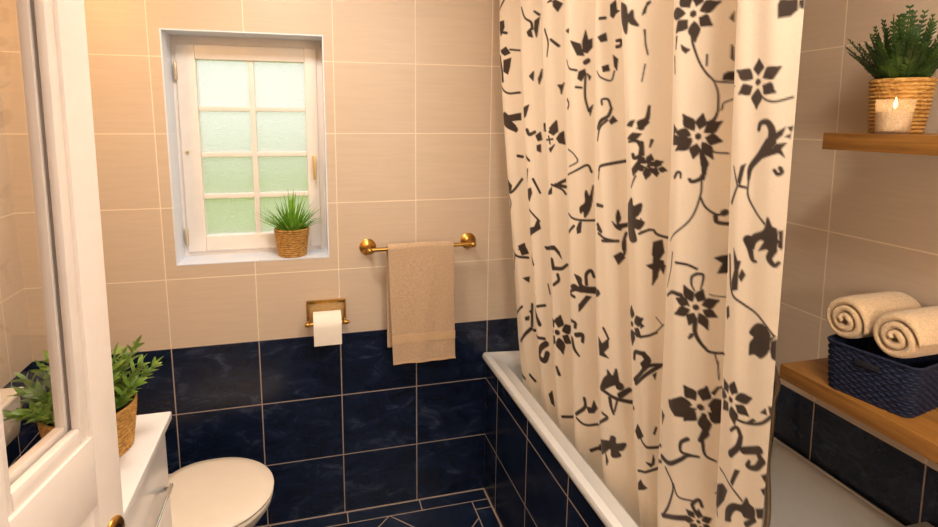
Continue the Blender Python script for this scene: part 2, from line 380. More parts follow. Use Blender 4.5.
('S',1,[(1631,1316),(1639,1252),(1664,1234),(1694,1222),(1723,1196)],4.7,3.6),
('P',1,[(1641,1330),(1649,1310),(1655,1310),(1652,1294),(1652,1258),(1640,1252),(1639,1268),(1645,1292)],0,0),
('P',1,[(1653,1282),(1658,1296),(1664,1288),(1658,1274)],0,0),
('P',1,[(1679,1144),(1679,1166),(1686,1180),(1677,1186),(1689,1206),(1704,1210),(1715,1200),(1718,1186),(1715,1164),(1703,1148),(1690,1150)],0,0),
('P',1,[(1720,1186),(1728,1192),(1729,1154),(1722,1156),(1718,1172)],0,0),
('S',1,[(1718,1188),(1725,1198)],4.7,1.8),
('S',1,[(1517,1090),(1525,1064)],3.0,1.8),
('S',1,[(1223,1050),(1255,1060),(1282,1090)],3.5,2.8),
('S',1,[(1264,1104),(1280,1088)],2.1,2.1),
('P',1,[(1220,1010),(1244,1006),(1251,990),(1233,970),(1220,982),(1236,996)],0,0),
('S',1,[(1233,970),(1264,988),(1379,1008)],11.1,4.7),
('P',1,[(1224,1084),(1235,1078),(1224,1070)],0,0),
('P',1,[(1624,1214),(1633,1220),(1636,1202),(1628,1194)],0,0),
('P',1,[(1499,984),(1507,989),(1514,994),(1513,1001),(1509,1010),(1505,1018),(1500,1012),(1493,1006),(1489,999),(1494,991)],0,0),
('P',1,[(1510,976),(1519,973),(1532,973),(1538,978),(1543,988),(1549,996),(1540,996),(1529,997),(1520,995),(1513,984)],0,0),
('P',1,[(1511,962),(1514,953),(1518,945),(1525,944),(1534,947),(1543,948),(1539,955),(1534,963),(1528,968),(1520,965)],0,0),
('P',1,[(1501,953),(1496,945),(1493,932),(1497,925),(1505,918),(1513,911),(1514,920),(1517,930),(1518,939),(1509,948)],0,0),
('P',1,[(1487,955),(1478,954),(1469,952),(1467,945),(1467,936),(1467,927),(1474,930),(1483,933),(1490,937),(1489,946)],0,0),
('P',1,[(1480,967),(1474,974),(1462,979),(1455,977),(1446,971),(1437,965),(1445,961),(1454,956),(1464,954),(1474,960)],0,0),
('P',1,[(1486,980),(1487,989),(1487,998),(1481,1002),(1472,1004),(1463,1006),(1464,998),(1465,989),(1468,981),(1477,981)],0,0),
('P',1,[(1496,975),(1502,971),(1502,965),(1496,961),(1490,965),(1490,971)],0,0),
('P',1,[(1423,956),(1455,974),(1473,960),(1489,962),(1471,936),(1445,930),(1430,942)],0,0),
('S',1,[(1503,952),(1508,914)],10.7,13.7),
('S',1,[(1508,914),(1499,894)],16.0,8.9),
('S',1,[(1503,898),(1510,866),(1532,860)],7.1,4.4),
('P',1,[(1514,1006),(1525,1022),(1607,1062),(1528,1020),(1521,1004)],0,0),
('P',1,[(1514,974),(1606,992),(1614,982),(1524,942)],0,0),
('S',1,[(1476,888),(1463,874),(1465,854),(1487,854)],8.9,5.3),
('S',1,[(1408,810),(1432,810),(1463,834),(1478,850),(1498,856)],12.4,5.3),
('P',1,[(1652,1056),(1658,1060),(1663,1064),(1662,1070),(1659,1077),(1656,1083),(1652,1079),(1647,1074),(1644,1068),(1647,1062)],0,0),
('P',1,[(1660,1050),(1667,1048),(1677,1048),(1682,1052),(1686,1059),(1690,1066),(1683,1066),(1675,1067),(1668,1065),(1662,1057)],0,0),
('P',1,[(1661,1039),(1664,1032),(1666,1026),(1672,1025),(1679,1027),(1686,1028),(1683,1033),(1679,1040),(1674,1044),(1668,1042)],0,0),
('P',1,[(1653,1032),(1649,1026),(1647,1016),(1650,1010),(1656,1005),(1662,999),(1663,1006),(1666,1014),(1666,1021),(1659,1028)],0,0),
('P',1,[(1642,1034),(1635,1033),(1628,1032),(1626,1026),(1626,1019),(1626,1012),(1632,1014),(1639,1016),(1644,1020),(1643,1027)],0,0),
('P',1,[(1637,1043),(1632,1048),(1623,1053),(1616,1051),(1610,1046),(1603,1042),(1609,1039),(1616,1035),(1624,1033),(1632,1038)],0,0),
('P',1,[(1641,1053),(1642,1061),(1642,1068),(1637,1070),(1630,1072),(1623,1074),(1624,1068),(1625,1060),(1627,1054),(1634,1054)],0,0),
('P',1,[(1649,1049),(1654,1047),(1654,1041),(1649,1039),(1645,1041),(1645,1047)],0,0),
('S',1,[(1654,1014),(1679,1012),(1711,1028),(1729,1050)],4.6,6.1),
('P',1,[(1682,1014),(1694,1028),(1701,1028),(1688,1014)],0,0),
('P',1,[(1709,1048),(1718,1060),(1721,1050)],0,0),
('P',1,[(1723,1066),(1729,1068),(1729,1046)],0,0),
('S',1,[(1654,984),(1666,996),(1674,982)],6.1,7.6),
('S',1,[(1674,982),(1670,958),(1656,936)],7.6,13.7),
('S',1,[(1680,956),(1712,976)],13.7,15.2),
('S',1,[(1708,970),(1719,958)],9.1,13.7),
('S',1,[(1719,958),(1708,938),(1690,930),(1693,942)],13.7,6.1),
('S',1,[(1624,886),(1657,874),(1684,854)],3.8,3.8),
('P',1,[(1660,880),(1668,910),(1676,912),(1670,892),(1665,874)],0,0),
('P',1,[(1535,788),(1635,858),(1652,856),(1642,828),(1624,798)],0,0),
('S',1,[(1607,834),(1624,780)],6.2,3.6),
('P',1,[(1720,930),(1729,938),(1729,920),(1725,924)],0,0),
('P',1,[(1721,902),(1729,910),(1729,894)],0,0),
('P',1,[(1649,788),(1650,814),(1667,838),(1684,846),(1692,866),(1700,858),(1711,856),(1712,836),(1692,824),(1684,830),(1673,826),(1666,808),(1666,798)],0,0),
('P',1,[(1714,858),(1729,868),(1729,848),(1719,842)],0,0),
('S',1,[(1696,812),(1713,834)],10.7,9.1),
('S',1,[(1422,792),(1448,762),(1434,706),(1417,668)],5.3,5.3),
('S',1,[(1448,770),(1463,746),(1495,750)],4.4,3.6),
('S',1,[(1417,668),(1444,684),(1481,702)],10.1,12.2),
('S',1,[(1499,726),(1493,742),(1504,758),(1511,746)],7.1,7.1),
('P',1,[(1505,715),(1509,719),(1513,723),(1511,727),(1508,731),(1505,736),(1503,732),(1499,727),(1498,723),(1501,719)],0,0),
('P',1,[(1512,712),(1518,711),(1525,712),(1528,716),(1530,722),(1532,728),(1527,727),(1521,726),(1516,724),(1513,717)],0,0),
('P',1,[(1514,704),(1517,699),(1520,695),(1524,695),(1529,698),(1534,699),(1531,703),(1527,707),(1523,709),(1519,707)],0,0),
('P',1,[(1509,698),(1507,693),(1507,685),(1510,682),(1515,678),(1520,675),(1520,680),(1521,686),(1520,692),(1514,696)],0,0),
('P',1,[(1501,698),(1496,696),(1491,694),(1490,690),(1491,685),(1492,679),(1496,682),(1501,684),(1504,688),(1503,693)],0,0),
('P',1,[(1496,704),(1491,707),(1484,709),(1480,707),(1476,702),(1471,698),(1476,697),(1482,695),(1488,694),(1493,699)],0,0),
('P',1,[(1498,712),(1497,717),(1497,722),(1493,724),(1487,724),(1482,724),(1483,720),(1485,715),(1487,711),(1492,711)],0,0),
('P',1,[(1505,710),(1509,708),(1509,704),(1505,702),(1502,704),(1502,708)],0,0),
('S',1,[(1523,1076),(1527,1040)],2.7,2.7),
('P',1,[(796,1762),(818,1752),(827,1722),(812,1724)],0,0),
('P',1,[(824,1732),(824,1758),(832,1786),(839,1760),(850,1764),(850,1742),(836,1728)],0,0),
('P',1,[(812,1662),(815,1680),(829,1686),(831,1674),(820,1656)],0,0),
('P',1,[(836,1674),(845,1666),(841,1658)],0,0),
('S',1,[(831,1704),(838,1708)],12.6,12.6),
('S',1,[(831,1674),(829,1616),(838,1576)],5.5,5.5),
('S',1,[(809,1684),(785,1692),(772,1714)],5.5,3.9),
('P',1,[(838,1582),(850,1592),(842,1564)],0,0),
('P',1,[(1194,1756),(1179,1786),(1179,1810),(1202,1802),(1207,1780),(1214,1788),(1216,1770),(1223,1754),(1213,1758),(1207,1764),(1204,1740),(1197,1748)],0,0),
('P',1,[(1028,1828),(1043,1838),(1047,1814),(1055,1812),(1044,1806),(1037,1796),(1029,1802)],0,0),
('S',1,[(1047,1742),(1059,1742),(1058,1730),(1047,1728)],6.9,8.3),
('P',1,[(1037,1708),(1050,1698),(1047,1672),(1040,1682)],0,0),
('S',1,[(1040,1670),(1031,1648),(1008,1656),(995,1672)],4.1,2.8),
('P',1,[(1011,1682),(1024,1686),(1027,1672),(1013,1670)],0,0),
('P',1,[(1000,1754),(1018,1762),(1021,1744),(1008,1742)],0,0),
('S',1,[(1005,1798),(1016,1798)],6.9,6.9),
('S',1,[(1010,1590),(1010,1602),(1024,1602),(1032,1580)],4.1,5.5),
('S',1,[(1032,1580),(1024,1562),(1007,1550),(994,1532)],6.9,9.7),
('P',1,[(1027,1550),(1036,1562),(1047,1550),(1031,1542)],0,0),
('P',1,[(1193,1540),(1208,1550),(1215,1552),(1210,1538)],0,0),
('P',1,[(1221,1540),(1239,1558),(1239,1546),(1223,1532)],0,0),
('S',1,[(1233,1780),(1239,1800)],5.3,3.0),
('S',1,[(1234,1744),(1235,1714),(1239,1692)],2.8,2.1),
('S',1,[(1234,1672),(1228,1636)],2.4,1.8),
('P',1,[(582,1892),(592,1898),(595,1894)],0,0),
('P',1,[(598,1894),(602,1896),(618,1884),(608,1864),(599,1880)],0,0),
('S',1,[(592,1786),(610,1766)],6.3,7.1),
('S',1,[(566,1818),(582,1780),(573,1740)],7.9,4.7),
('P',1,[(398,1864),(409,1874),(402,1814),(397,1836)],0,0),
('S',1,[(396,1894),(408,1882)],4.4,7.1),
('S',1,[(343,1914),(359,1880),(386,1862),(391,1840)],4.9,7.9),
('P',1,[(370,1832),(386,1842),(391,1814),(376,1820)],0,0),
('P',1,[(606,1654),(617,1654),(621,1660),(614,1628),(612,1642)],0,0),
('P',1,[(372,1692),(391,1706),(388,1678)],0,0),
('P',1,[(404,1682),(415,1712),(414,1690),(406,1666)],0,0),
('P',1,[(569,1526),(599,1550),(602,1524)],0,0),
('S',1,[(769,1608),(777,1596),(771,1584)],7.1,7.1),
('P',1,[(770,1792),(790,1794),(789,1784)],0,0),
('S',1,[(807,1640),(820,1638)],5.5,5.5),
('P',1,[(106,1896),(127,1898),(130,1876),(116,1848),(107,1870)],0,0),
('S',1,[(116,1860),(143,1854)],8.7,8.7),
('P',1,[(115,1796),(137,1806),(158,1784),(131,1778),(118,1788)],0,0),
('P',1,[(126,1760),(161,1766),(153,1738),(141,1712),(124,1722)],0,0),
('S',1,[(107,1776),(115,1726),(117,1688)],9.9,9.9),
('S',1,[(157,1796),(330,1770)],5.4,5.4),
('S',1,[(101,1676),(135,1646),(190,1646)],4.9,6.9),
('P',1,[(102,1570),(120,1578),(135,1566),(189,1574),(189,1552),(150,1548),(118,1552)],0,0),
('S',1,[(102,1556),(134,1530),(164,1518)],21.7,19.5),
('P',1,[(334,1588),(364,1600),(350,1564),(334,1556)],0,0),
('S',1,[(129,1970),(104,1940)],5.9,5.9),
('P',1,[(102,1542),(140,1550),(166,1530),(164,1508),(139,1524)],0,0),
('P',1,[(104,1534),(104,1526),(104,1506)],0,0),
('P',1,[(417,1540),(553,1518),(418,1516)],0,0),
('P',1,[(566,1514),(580,1536),(600,1548),(602,1518),(586,1506)],0,0),
('P',1,[(597,1496),(608,1512),(618,1518),(621,1480),(605,1484)],0,0),
('P',1,[(388,1500),(405,1512),(409,1488),(396,1484)],0,0),
('P',1,[(391,1468),(404,1472),(404,1448),(391,1452)],0,0),
('P',1,[(566,1464),(589,1478),(571,1454)],0,0),
('S',1,[(547,1490),(582,1494)],5.3,5.3),
('S',1,[(565,1502),(570,1480)],5.3,5.3),
('S',1,[(353,1518),(362,1504),(385,1512)],11.8,9.9),
('S',1,[(586,1356),(620,1352)],7.9,9.9),
('P',1,[(586,1356),(621,1376),(621,1368),(595,1354)],0,0),
('S',1,[(763,1398),(802,1414),(833,1430),(844,1412)],4.7,6.3),
('P',1,[(572,1346),(571,1326),(549,1320)],0,0),
('S',1,[(572,1354),(608,1344),(621,1330)],6.9,5.9),
('S',1,[(768,1470),(794,1458),(806,1438),(772,1422)],3.9,3.2),
('P',1,[(825,1350),(829,1360),(838,1344),(848,1376),(842,1318),(824,1284),(820,1302),(811,1294),(809,1310),(825,1326)],0,0),
('S',1,[(762,1286),(803,1274),(968,1294)],5.3,6.2),
('P',1,[(795,1248),(805,1268),(813,1270),(809,1240),(797,1234)],0,0),
('S',1,[(763,1232),(785,1254)],7.1,7.1),
('S',1,[(994,1426),(1018,1442),(1167,1472)],5.5,8.3),
('S',1,[(1000,1436),(992,1404)],4.1,4.1),
('S',1,[(992,1502),(1004,1534),(1022,1552)],6.2,5.5),
('S',1,[(1200,1504),(1219,1506),(1228,1492)],5.9,8.3),
('S',1,[(1228,1492),(1225,1474),(1214,1468),(1211,1476)],9.7,6.9),
('P',1,[(1194,1510),(1212,1524),(1227,1522),(1216,1508)],0,0),
('P',1,[(1208,1442),(1221,1462),(1229,1466),(1220,1440),(1211,1428)],0,0),
('S',1,[(1216,1428),(1204,1400)],3.5,2.8),
('P',1,[(1231,1436),(1236,1450),(1240,1446),(1238,1428)],0,0),
('P',1,[(1233,1464),(1243,1466),(1243,1452)],0,0),
('P',1,[(1219,1534),(1239,1552),(1242,1548),(1230,1534)],0,0),
('P',1,[(1181,1358),(1204,1376),(1209,1358),(1228,1366),(1223,1342),(1214,1330),(1234,1324),(1223,1306),(1211,1306),(1216,1278),(1191,1272),(1178,1288),(1175,1322)],0,0),
('P',1,[(1032,1300),(1043,1292),(1042,1314),(1047,1330),(1053,1310),(1047,1294),(1062,1298),(1170,1322),(1066,1290),(1053,1280),(1040,1286)],0,0),
('S',1,[(984,1336),(1006,1336)],9.5,7.9),
('S',1,[(985,1284),(998,1270),(986,1274)],11.0,9.5),
('S',1,[(988,1262),(1011,1254),(1037,1252)],7.1,4.7),
('S',1,[(1066,1274),(1058,1248),(1058,1232)],7.1,5.5),
('S',1,[(1223,1296),(1245,1308)],5.5,5.5),
('S',1,[(179,1342),(135,1294),(104,1290)],8.9,7.9),
('P',1,[(105,1338),(106,1332),(116,1332),(134,1316),(129,1298),(105,1292)],0,0),
('S',1,[(106,1290),(124,1248),(98,1208),(98,1186)],5.5,6.3),
('P',1,[(104,1242),(102,1240),(109,1226),(104,1236)],0,0),
('P',1,[(337,1316),(360,1326),(363,1310),(352,1282),(339,1296)],0,0),
('S',1,[(370,1356),(395,1314)],8.9,7.9),
('S',1,[(339,1346),(349,1388)],6.9,4.9),
('P',1,[(339,1186),(369,1196),(383,1226),(391,1194),(368,1178),(348,1164)],0,0),
('S',1,[(350,1252),(388,1218)],5.4,6.5),
('P',1,[(147,1084),(163,1096),(173,1110),(178,1088)],0,0),
('P',1,[(405,1134),(577,1162),(588,1152),(412,1126)],0,0),
('S',1,[(166,1424),(187,1422)],9.8,9.8),
('S',1,[(335,1436),(357,1418)],7.9,7.9),
('P',1,[(148,1096),(169,1108),(182,1088),(187,1076),(161,1066)],0,0),
('S',1,[(101,1076),(140,1058),(185,1060)],8.3,8.3),
('S',1,[(124,1056),(94,998)],9.8,9.8),
('S',1,[(340,1100),(357,1066)],8.7,8.7),
('P',1,[(568,1160),(593,1148),(602,1126)],0,0),
('S',1,[(566,1116),(572,1090)],13.8,13.8),
('S',1,[(572,1090),(601,1094),(623,1110)],12.4,8.9),
('S',1,[(587,1072),(590,1054),(573,1036)],8.9,8.9),
('S',1,[(412,1008),(420,976)],4.9,4.9),
('P',1,[(161,980),(185,990),(182,970),(173,974)],0,0),
('P',1,[(784,1112),(806,1106),(823,1084),(972,1112),(970,1088),(831,1068),(797,1066),(768,1070),(782,1082),(799,1078)],0,0),
('S',1,[(824,1092),(824,1120),(839,1134),(848,1118)],10.7,8.9),
('S',1,[(805,1068),(782,1066),(764,1050),(782,1044)],10.7,8.9),
('P',1,[(823,1058),(839,1058),(818,1032),(796,1004),(796,1024),(808,1040)],0,0),
('P',1,[(587,900),(596,906),(604,913),(603,921),(598,931),(594,941),(588,934),(579,926),(575,918),(581,909)],0,0),
('P',1,[(600,891),(610,888),(625,887),(632,894),(638,905),(644,915),(634,915),(622,916),(611,914),(603,901)],0,0),
('P',1,[(601,875),(605,865),(609,855),(617,854),(628,857),(638,859),(633,866),(627,876),(620,883),(611,879)],0,0),
('P',1,[(589,864),(583,855),(579,840),(585,832),(594,824),(602,815),(604,825),(608,837),(608,848),(598,859)],0,0),
('P',1,[(573,867),(562,865),(551,864),(549,856),(549,844),(549,834),(557,837),(568,841),(576,846),(574,856)],0,0),
('P',1,[(565,881),(557,888),(543,895),(534,892),(524,885),(514,879),(523,874),(534,868),(545,865),(558,873)],0,0),
('P',1,[(571,896),(572,907),(573,917),(565,921),(554,924),(544,927),(546,918),(547,906),(550,897),(560,897)],0,0),
('P',1,[(583,890),(590,886),(590,878),(583,874),(576,878),(576,886)],0,0),
('S',1,[(788,930),(806,936),(806,916)],13.8,9.9),
('S',1,[(770,912),(780,886),(795,868)],16.0,5.3),
('S',1,[(766,968),(784,966),(784,952)],8.9,8.9),
('S',1,[(118,732),(182,798)],11.2,11.2),
('S',1,[(192,794),(389,814)],9.8,9.8),
('S',1,[(185,808),(190,890)],8.7,8.7),
('P',1,[(178,860),(190,872),(187,854)],0,0),
('S',1,[(340,910),(361,878),(372,862)],19.9,17.4),
('S',1,[(365,922),(396,932)],8.7,8.7),
('P',1,[(160,834),(176,842),(173,828),(161,824)],0,0),
('S',1,[(395,798),(372,776),(361,746),(386,736),(398,764)],19.5,17.4),
('S',1,[(1062,1256),(1061,1226),(1052,1206)],7.1,7.1),
('P',1,[(1035,1212),(1052,1224),(1062,1212),(1046,1192)],0,0),
('P',1,[(1187,1084),(1193,1090),(1199,1096),(1197,1102),(1192,1108),(1187,1115),(1183,1109),(1177,1102),(1175,1096),(1181,1090)],0,0),
('P',1,[(1199,1077),(1207,1074),(1219,1074),(1224,1080),(1228,1088),(1232,1096),(1224,1096),(1215,1097),(1207,1095),(1201,1085)],0,0),
('P',1,[(1199,1063),(1201,1055),(1203,1046),(1209,1045),(1218,1047),(1226,1047),(1223,1054),(1220,1062),(1215,1068),(1207,1065)],0,0),
('P',1,[(1187,1056),(1180,1050),(1174,1040),(1177,1033),(1182,1025),(1187,1017),(1191,1024),(1196,1032),(1199,1040),(1193,1050)],0,0),
('P',1,[(1174,1063),(1166,1066),(1158,1068),(1154,1063),(1151,1055),(1148,1047),(1155,1047),(1163,1046),(1171,1047),(1173,1055)],0,0),
('P',1,[(1174,1077),(1173,1085),(1167,1096),(1160,1097),(1150,1097),(1141,1096),(1145,1090),(1149,1081),(1155,1074),(1166,1075)],0,0),
('P',1,[(1187,1076),(1192,1073),(1192,1067),(1187,1064),(1181,1067),(1181,1073)],0,0),
('S',1,[(1187,1052),(1213,1048),(1245,1056),(1266,1068)],6.2,5.5),
('P',1,[(982,982),(993,968),(1012,990),(1011,966),(996,946),(1010,936),(985,934)],0,0),
('S',1,[(998,1012),(1012,990)],7.1,7.1),
('P',1,[(1255,1262),(1266,1286),(1268,1224),(1265,1200),(1254,1180),(1254,1216),(1242,1222),(1254,1228)],0,0),
('S',1,[(1194,986),(1200,1004),(1235,1010)],9.5,11.0),
('S',1,[(1235,1010),(1250,996),(1239,972)],9.7,6.9),
('S',1,[(83,824),(148,872)],8.3,8.3),
('S',1,[(83,862),(96,828)],6.5,6.5),
('S',1,[(1002,1246),(1046,1252)],7.1,7.1),
('S',1,[(86,594),(117,586)],14.2,11.8),
('S',1,[(160,616),(181,600)],10.7,10.7),
('P',1,[(370,734),(389,738),(384,726)],0,0),
('P',1,[(392,616),(405,632),(409,578),(398,586)],0,0),
('S',1,[(579,764),(589,742)],9.9,9.9),
('S',1,[(784,680),(811,716),(810,742)],8.9,8.9),
('P',1,[(815,718),(835,722),(845,748),(856,728),(844,710),(823,702)],0,0),
('S',1,[(785,668),(809,658),(855,678)],6.9,6.9),
('S',1,[(973,732),(1001,766),(991,774)],6.9,6.9),
('S',1,[(592,598),(755,646)],8.9,8.9),
('P',1,[(985,844),(996,874),(1005,888),(1006,902),(1021,892),(1033,916),(1039,892),(1039,878),(1015,862),(1002,850),(992,840)],0,0),
('S',1,[(1039,870),(1043,872)],20.5,20.5),
('S',1,[(989,840),(1037,834),(1184,856)],8.9,10.7),
('S',1,[(1042,846),(1066,870)],15.8,11.0),
('S',1,[(1194,932),(1232,970),(1239,996)],11.0,11.0),
('S',1,[(1198,924),(1259,974),(1277,988)],9.5,9.5),
('P',1,[(1259,962),(1268,970),(1265,952)],0,0),
('S',1,[(1010,826),(1013,804),(1019,788)],9.5,7.9),
('S',1,[(1033,830),(1023,796)],6.3,5.5),
('P',1,[(858,614),(987,694),(1004,702),(1010,720),(1022,722),(1023,706),(1053,720),(1044,698),(1029,688),(1036,678),(1009,660),(1005,682),(971,642),(860,598)],0,0),
('P',1,[(994,664),(999,642),(995,628)],0,0),
('S',1,[(824,582),(852,602)],9.9,8.9),
('S',1,[(1197,800),(1226,778),(1267,778),(1400,832)],7.1,7.1),
('P',1,[(1191,798),(1201,820),(1219,804),(1227,798),(1202,782)],0,0),
('P',1,[(1236,732),(1260,734),(1264,758),(1269,746),(1268,734),(1257,724)],0,0),
('S',1,[(1197,696),(1255,714),(1405,796)],6.2,7.1),
('S',1,[(1266,814),(1271,830)],6.3,6.3),
('P',1,[(1423,954),(1454,974),(1456,932),(1439,934),(1427,942)],0,0),
('P',1,[(1192,660),(1204,674),(1212,664),(1235,662),(1211,650),(1189,642)],0,0),
('P',1,[(1395,918),(1410,912),(1402,886)],0,0),
]

# ------------------------------------------------------------------ the room
XL, XR, XB, YF = -.422, 1.883, 1.167, -1.93
def structure(name, mat, boxes, bevel=0):
    bm = bmesh.new()
    for b in boxes: box(bm, *b, bevel=bevel)
    return tag(link(name, bm, mat), kind='structure')
WX0, WX1, WZ0, WZ1 = .036, .552, 1.047, 1.838
structure('wall_back', M_BACK, [(XL-.12, WX0, 0, .2, -.1, CEIL), (WX1, XR+.12, 0, .2, -.1, CEIL), (WX0, WX1, 0, .2, -.1, WZ0), (WX0, WX1, 0, .2, WZ1, CEIL)])
structure('wall_left', M_LEFT, [(XL-.12, XL, YF, 0, -.1, CEIL)])
structure('wall_right', M_RIGHT, [(XR, XR+.12, YF, 0, -.1, CEIL)])
structure('wall_front', M_PLASTER, [(XL-.12, .07, YF-.12, YF, -.1, CEIL), (.98, XR+.12, YF-.12, YF, -.1, CEIL), (.07, .98, YF-.12, YF, 2.06, CEIL)])
structure('wall_hall', M_PLASTER, [(XL-.24, XL-.12, -3.6, YF, -.1, CEIL), (XR+.12, XR+.24, -3.6, YF, -.1, CEIL), (XL-.24, XR+.24, -3.72, -3.6, -.1, CEIL)])
structure('ceiling', M_CEIL, [(XL-.24, XR+.24, -3.72, .2, CEIL, CEIL+.1)])
# floor: navy tiles laid diagonally inside a straight border
t = NT('floor_tiles'); c = t.xyz(); X, Y = c[0], c[1]
def ln(v, at, w=.0042): return t.maprange(t.math('ABSOLUTE', t.math('SUBTRACT', v, at)), w*.36, w*.62, 1, 0)
def per(v, at, period, w=.0042): return t.maprange(t.math('PINGPONG', t.math('SUBTRACT', v, at), period/2), w*.36, w*.62, 1, 0)
inner = t.math('MULTIPLY', t.math('LESS_THAN', Y, -.065), t.math('LESS_THAN', X, 1.094))
stripb = t.math('GREATER_THAN', Y, -.065); stripr = t.math('MULTIPLY', t.math('GREATER_THAN', X, 1.094), t.math('LESS_THAN', Y, -.065))
g0 = t.math('MAXIMUM', ln(Y, -.0022, .0075), ln(X, XB-.0022, .0075))
A = per(t.math('ADD', X, Y), .691, .436, .006); B = per(t.math('SUBTRACT', X, Y), .817, .436, .006)
g = t.math('MULTIPLY', inner, t.math('MAXIMUM', A, B))
g = t.math('MAXIMUM', g, t.math('MULTIPLY', stripb, per(X, .886, TW)))
g = t.math('MAXIMUM', g, t.math('MULTIPLY', stripr, per(Y, -.112, TW)))
g = t.math('MAXIMUM', g, t.math('MAXIMUM', ln(Y, -.065), t.math('MULTIPLY', t.math('LESS_THAN', Y, -.065), ln(X, 1.094))))
g = t.math('MAXIMUM', g, g0)
cloud = t.noise(t.coord(), 8, 7, .66, .8)
t.base(t.mix(g, t.ramp(cloud, [(.32, tuple(x*.45 for x in NAVY)), (.55, NAVY), (.78, srgb(52, 58, 78))]), srgb(176, 156, 142)))
t.set(roughness=.3); t.bump(t.math('MULTIPLY', g, -1.0), .3, .002)
structure('floor', t.m, [(XL-.24, XR+.24, -3.72, .2, -.1, 0)])
# tiled lining of the window recess
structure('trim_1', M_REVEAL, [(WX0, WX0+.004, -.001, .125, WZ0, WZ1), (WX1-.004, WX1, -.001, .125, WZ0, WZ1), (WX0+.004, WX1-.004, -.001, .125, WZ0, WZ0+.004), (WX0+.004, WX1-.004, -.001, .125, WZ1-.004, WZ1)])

# window with one inward opening sash, frosted glass and glazing bars
win = empty('window_1', ((WX0+WX1)/2, .12, WZ0), kind='structure')
def wbox(name, mat, boxes, parent=win, bevel=.002):
    bm = bmesh.new()
    for b in boxes: box(bm, *b, bevel=bevel)
    w = Vector(win.location); bmesh.ops.translate(bm, vec=-w, verts=bm.verts)
    return link(name, bm, mat, parent, True, 35)
fx0, fx1, fz0, fz1 = WX0+.0035, WX1-.0035, WZ0+.0035, WZ1-.0035
wbox('window_frame', WFRAME, [(fx0, .058, .122, .185, fz0, fz1), (.523, fx1, .122, .185, fz0, fz1), (.058, .523, .122, .185, fz0, 1.072), (.058, .523, .122, .185, 1.800, fz1)])
sx0, sx1, sz0, sz1 = .054, .527, 1.068, 1.804
gx0, gx1, gz0, gz1 = .116, .484, 1.124, 1.755
wbox('sash', WFRAME, [(sx0, gx0, .110, .160, sz0, sz1), (gx1, sx1, .110, .160, sz0, sz1), (gx0, gx1, .110, .160, sz0, gz0), (gx0, gx1, .110, .160, gz1, sz1)], bevel=.004)
bars = [(.289, .308, .120, .150, gz0, gz1)]
for z in (1.269, 1.421, 1.585): bars.append((gx0, gx1, .1205, .1495, z-.0085, z+.0085))
wbox('glazing_bar', WFRAME, bars, bevel=.003)
t = NT('frosted_glass'); vor = t.n('ShaderNodeTexVoronoi'); t.put(vor.inputs['Vector'], t.coord()); vor.inputs['Scale'].default_value = 190
rf = t.n('ShaderNodeBsdfRefraction'); rf.inputs['Roughness'].default_value = .42; rf.inputs['IOR'].default_value = 1.12; rf.inputs['Color'].default_value = (.97, 1, .98, 1)
bp = t.n('ShaderNodeBump'); t.put(bp.inputs['Height'], t.math('ADD', vor.outputs['Distance'], t.noise(t.coord(), 300, 2))); bp.inputs['Strength'].default_value = 1; bp.inputs['Distance'].default_value = .004; t.t.links.new(bp.outputs[0], rf.inputs['Normal'])
tl = t.n('ShaderNodeBsdfTranslucent'); tl.inputs[0].default_value = (.97, .97, .94, 1); gl = t.n('ShaderNodeBsdfGlossy'); gl.inputs['Roughness'].default_value = .25; t.t.links.new(bp.outputs[0], gl.inputs['Normal'])
m1 = t.n('ShaderNodeMixShader'); t.put(m1.inputs[0], t.maprange(vor.outputs['Distance'], .1, .7, .25, .65)); t.t.links.new(rf.outputs[0], m1.inputs[1]); t.t.links.new(tl.outputs[0], m1.inputs[2])
m2 = t.n('ShaderNodeMixShader'); m2.inputs[0].default_value = .05; t.t.links.new(m1.outputs[0], m2.inputs[1]); t.t.links.new(gl.outputs[0], m2.inputs[2]); t.t.links.new(m2.outputs[0], t.out.inputs['Surface'])
bm = bmesh.new(); bm.faces.new([bm.verts.new((x, .135, z)) for x, z in ((gx0-.004, gz0-.004), (gx1+.004, gz0-.004), (gx1+.004, gz1+.004), (gx0-.004, gz1+.004))])
bmesh.ops.translate(bm, vec=-Vector(win.location), verts=bm.verts); link('window_pane', bm, t.m, win)
# handle and hinges
bm = bmesh.new(); box(bm, .5035, .5165, .103, .111, 1.345, 1.415, .003); box(bm, .5055, .5145, .088, .103, 1.398, 1.408, .003); box(bm, .5045, .5155, .082, .090, 1.325, 1.412, .004)
bmesh.ops.translate(bm, vec=-Vector(win.location), verts=bm.verts); hd = link('window_handle', bm, plain('handle_brass', srgb(224, 190, 124), .3, .5), win, True, 35)
for z in (1.125, 1.715):
    bm = bmesh.new(); lathe(bm, [(.0045, z-.032), (.006, z-.03), (.006, z+.028), (.0045, z+.03)], 16, (.0525, .108, 0))
    bmesh.ops.translate(bm, vec=-Vector(win.location), verts=bm.verts); hg = link('hinge', bm, plain('hinge_cream', srgb(206, 188, 160), .35, .3), win, True, 40)
bm = bmesh.new(); lathe(bm, [(.004, 0), (.005, -.006), (.0035, -.009)], 14, (.074, .110, 1.432), 'Y'); bmesh.ops.translate(bm, vec=-Vector(win.location), verts=bm.verts)
link('sash_pin', bm, hd.data.materials[0], win, True, 40)
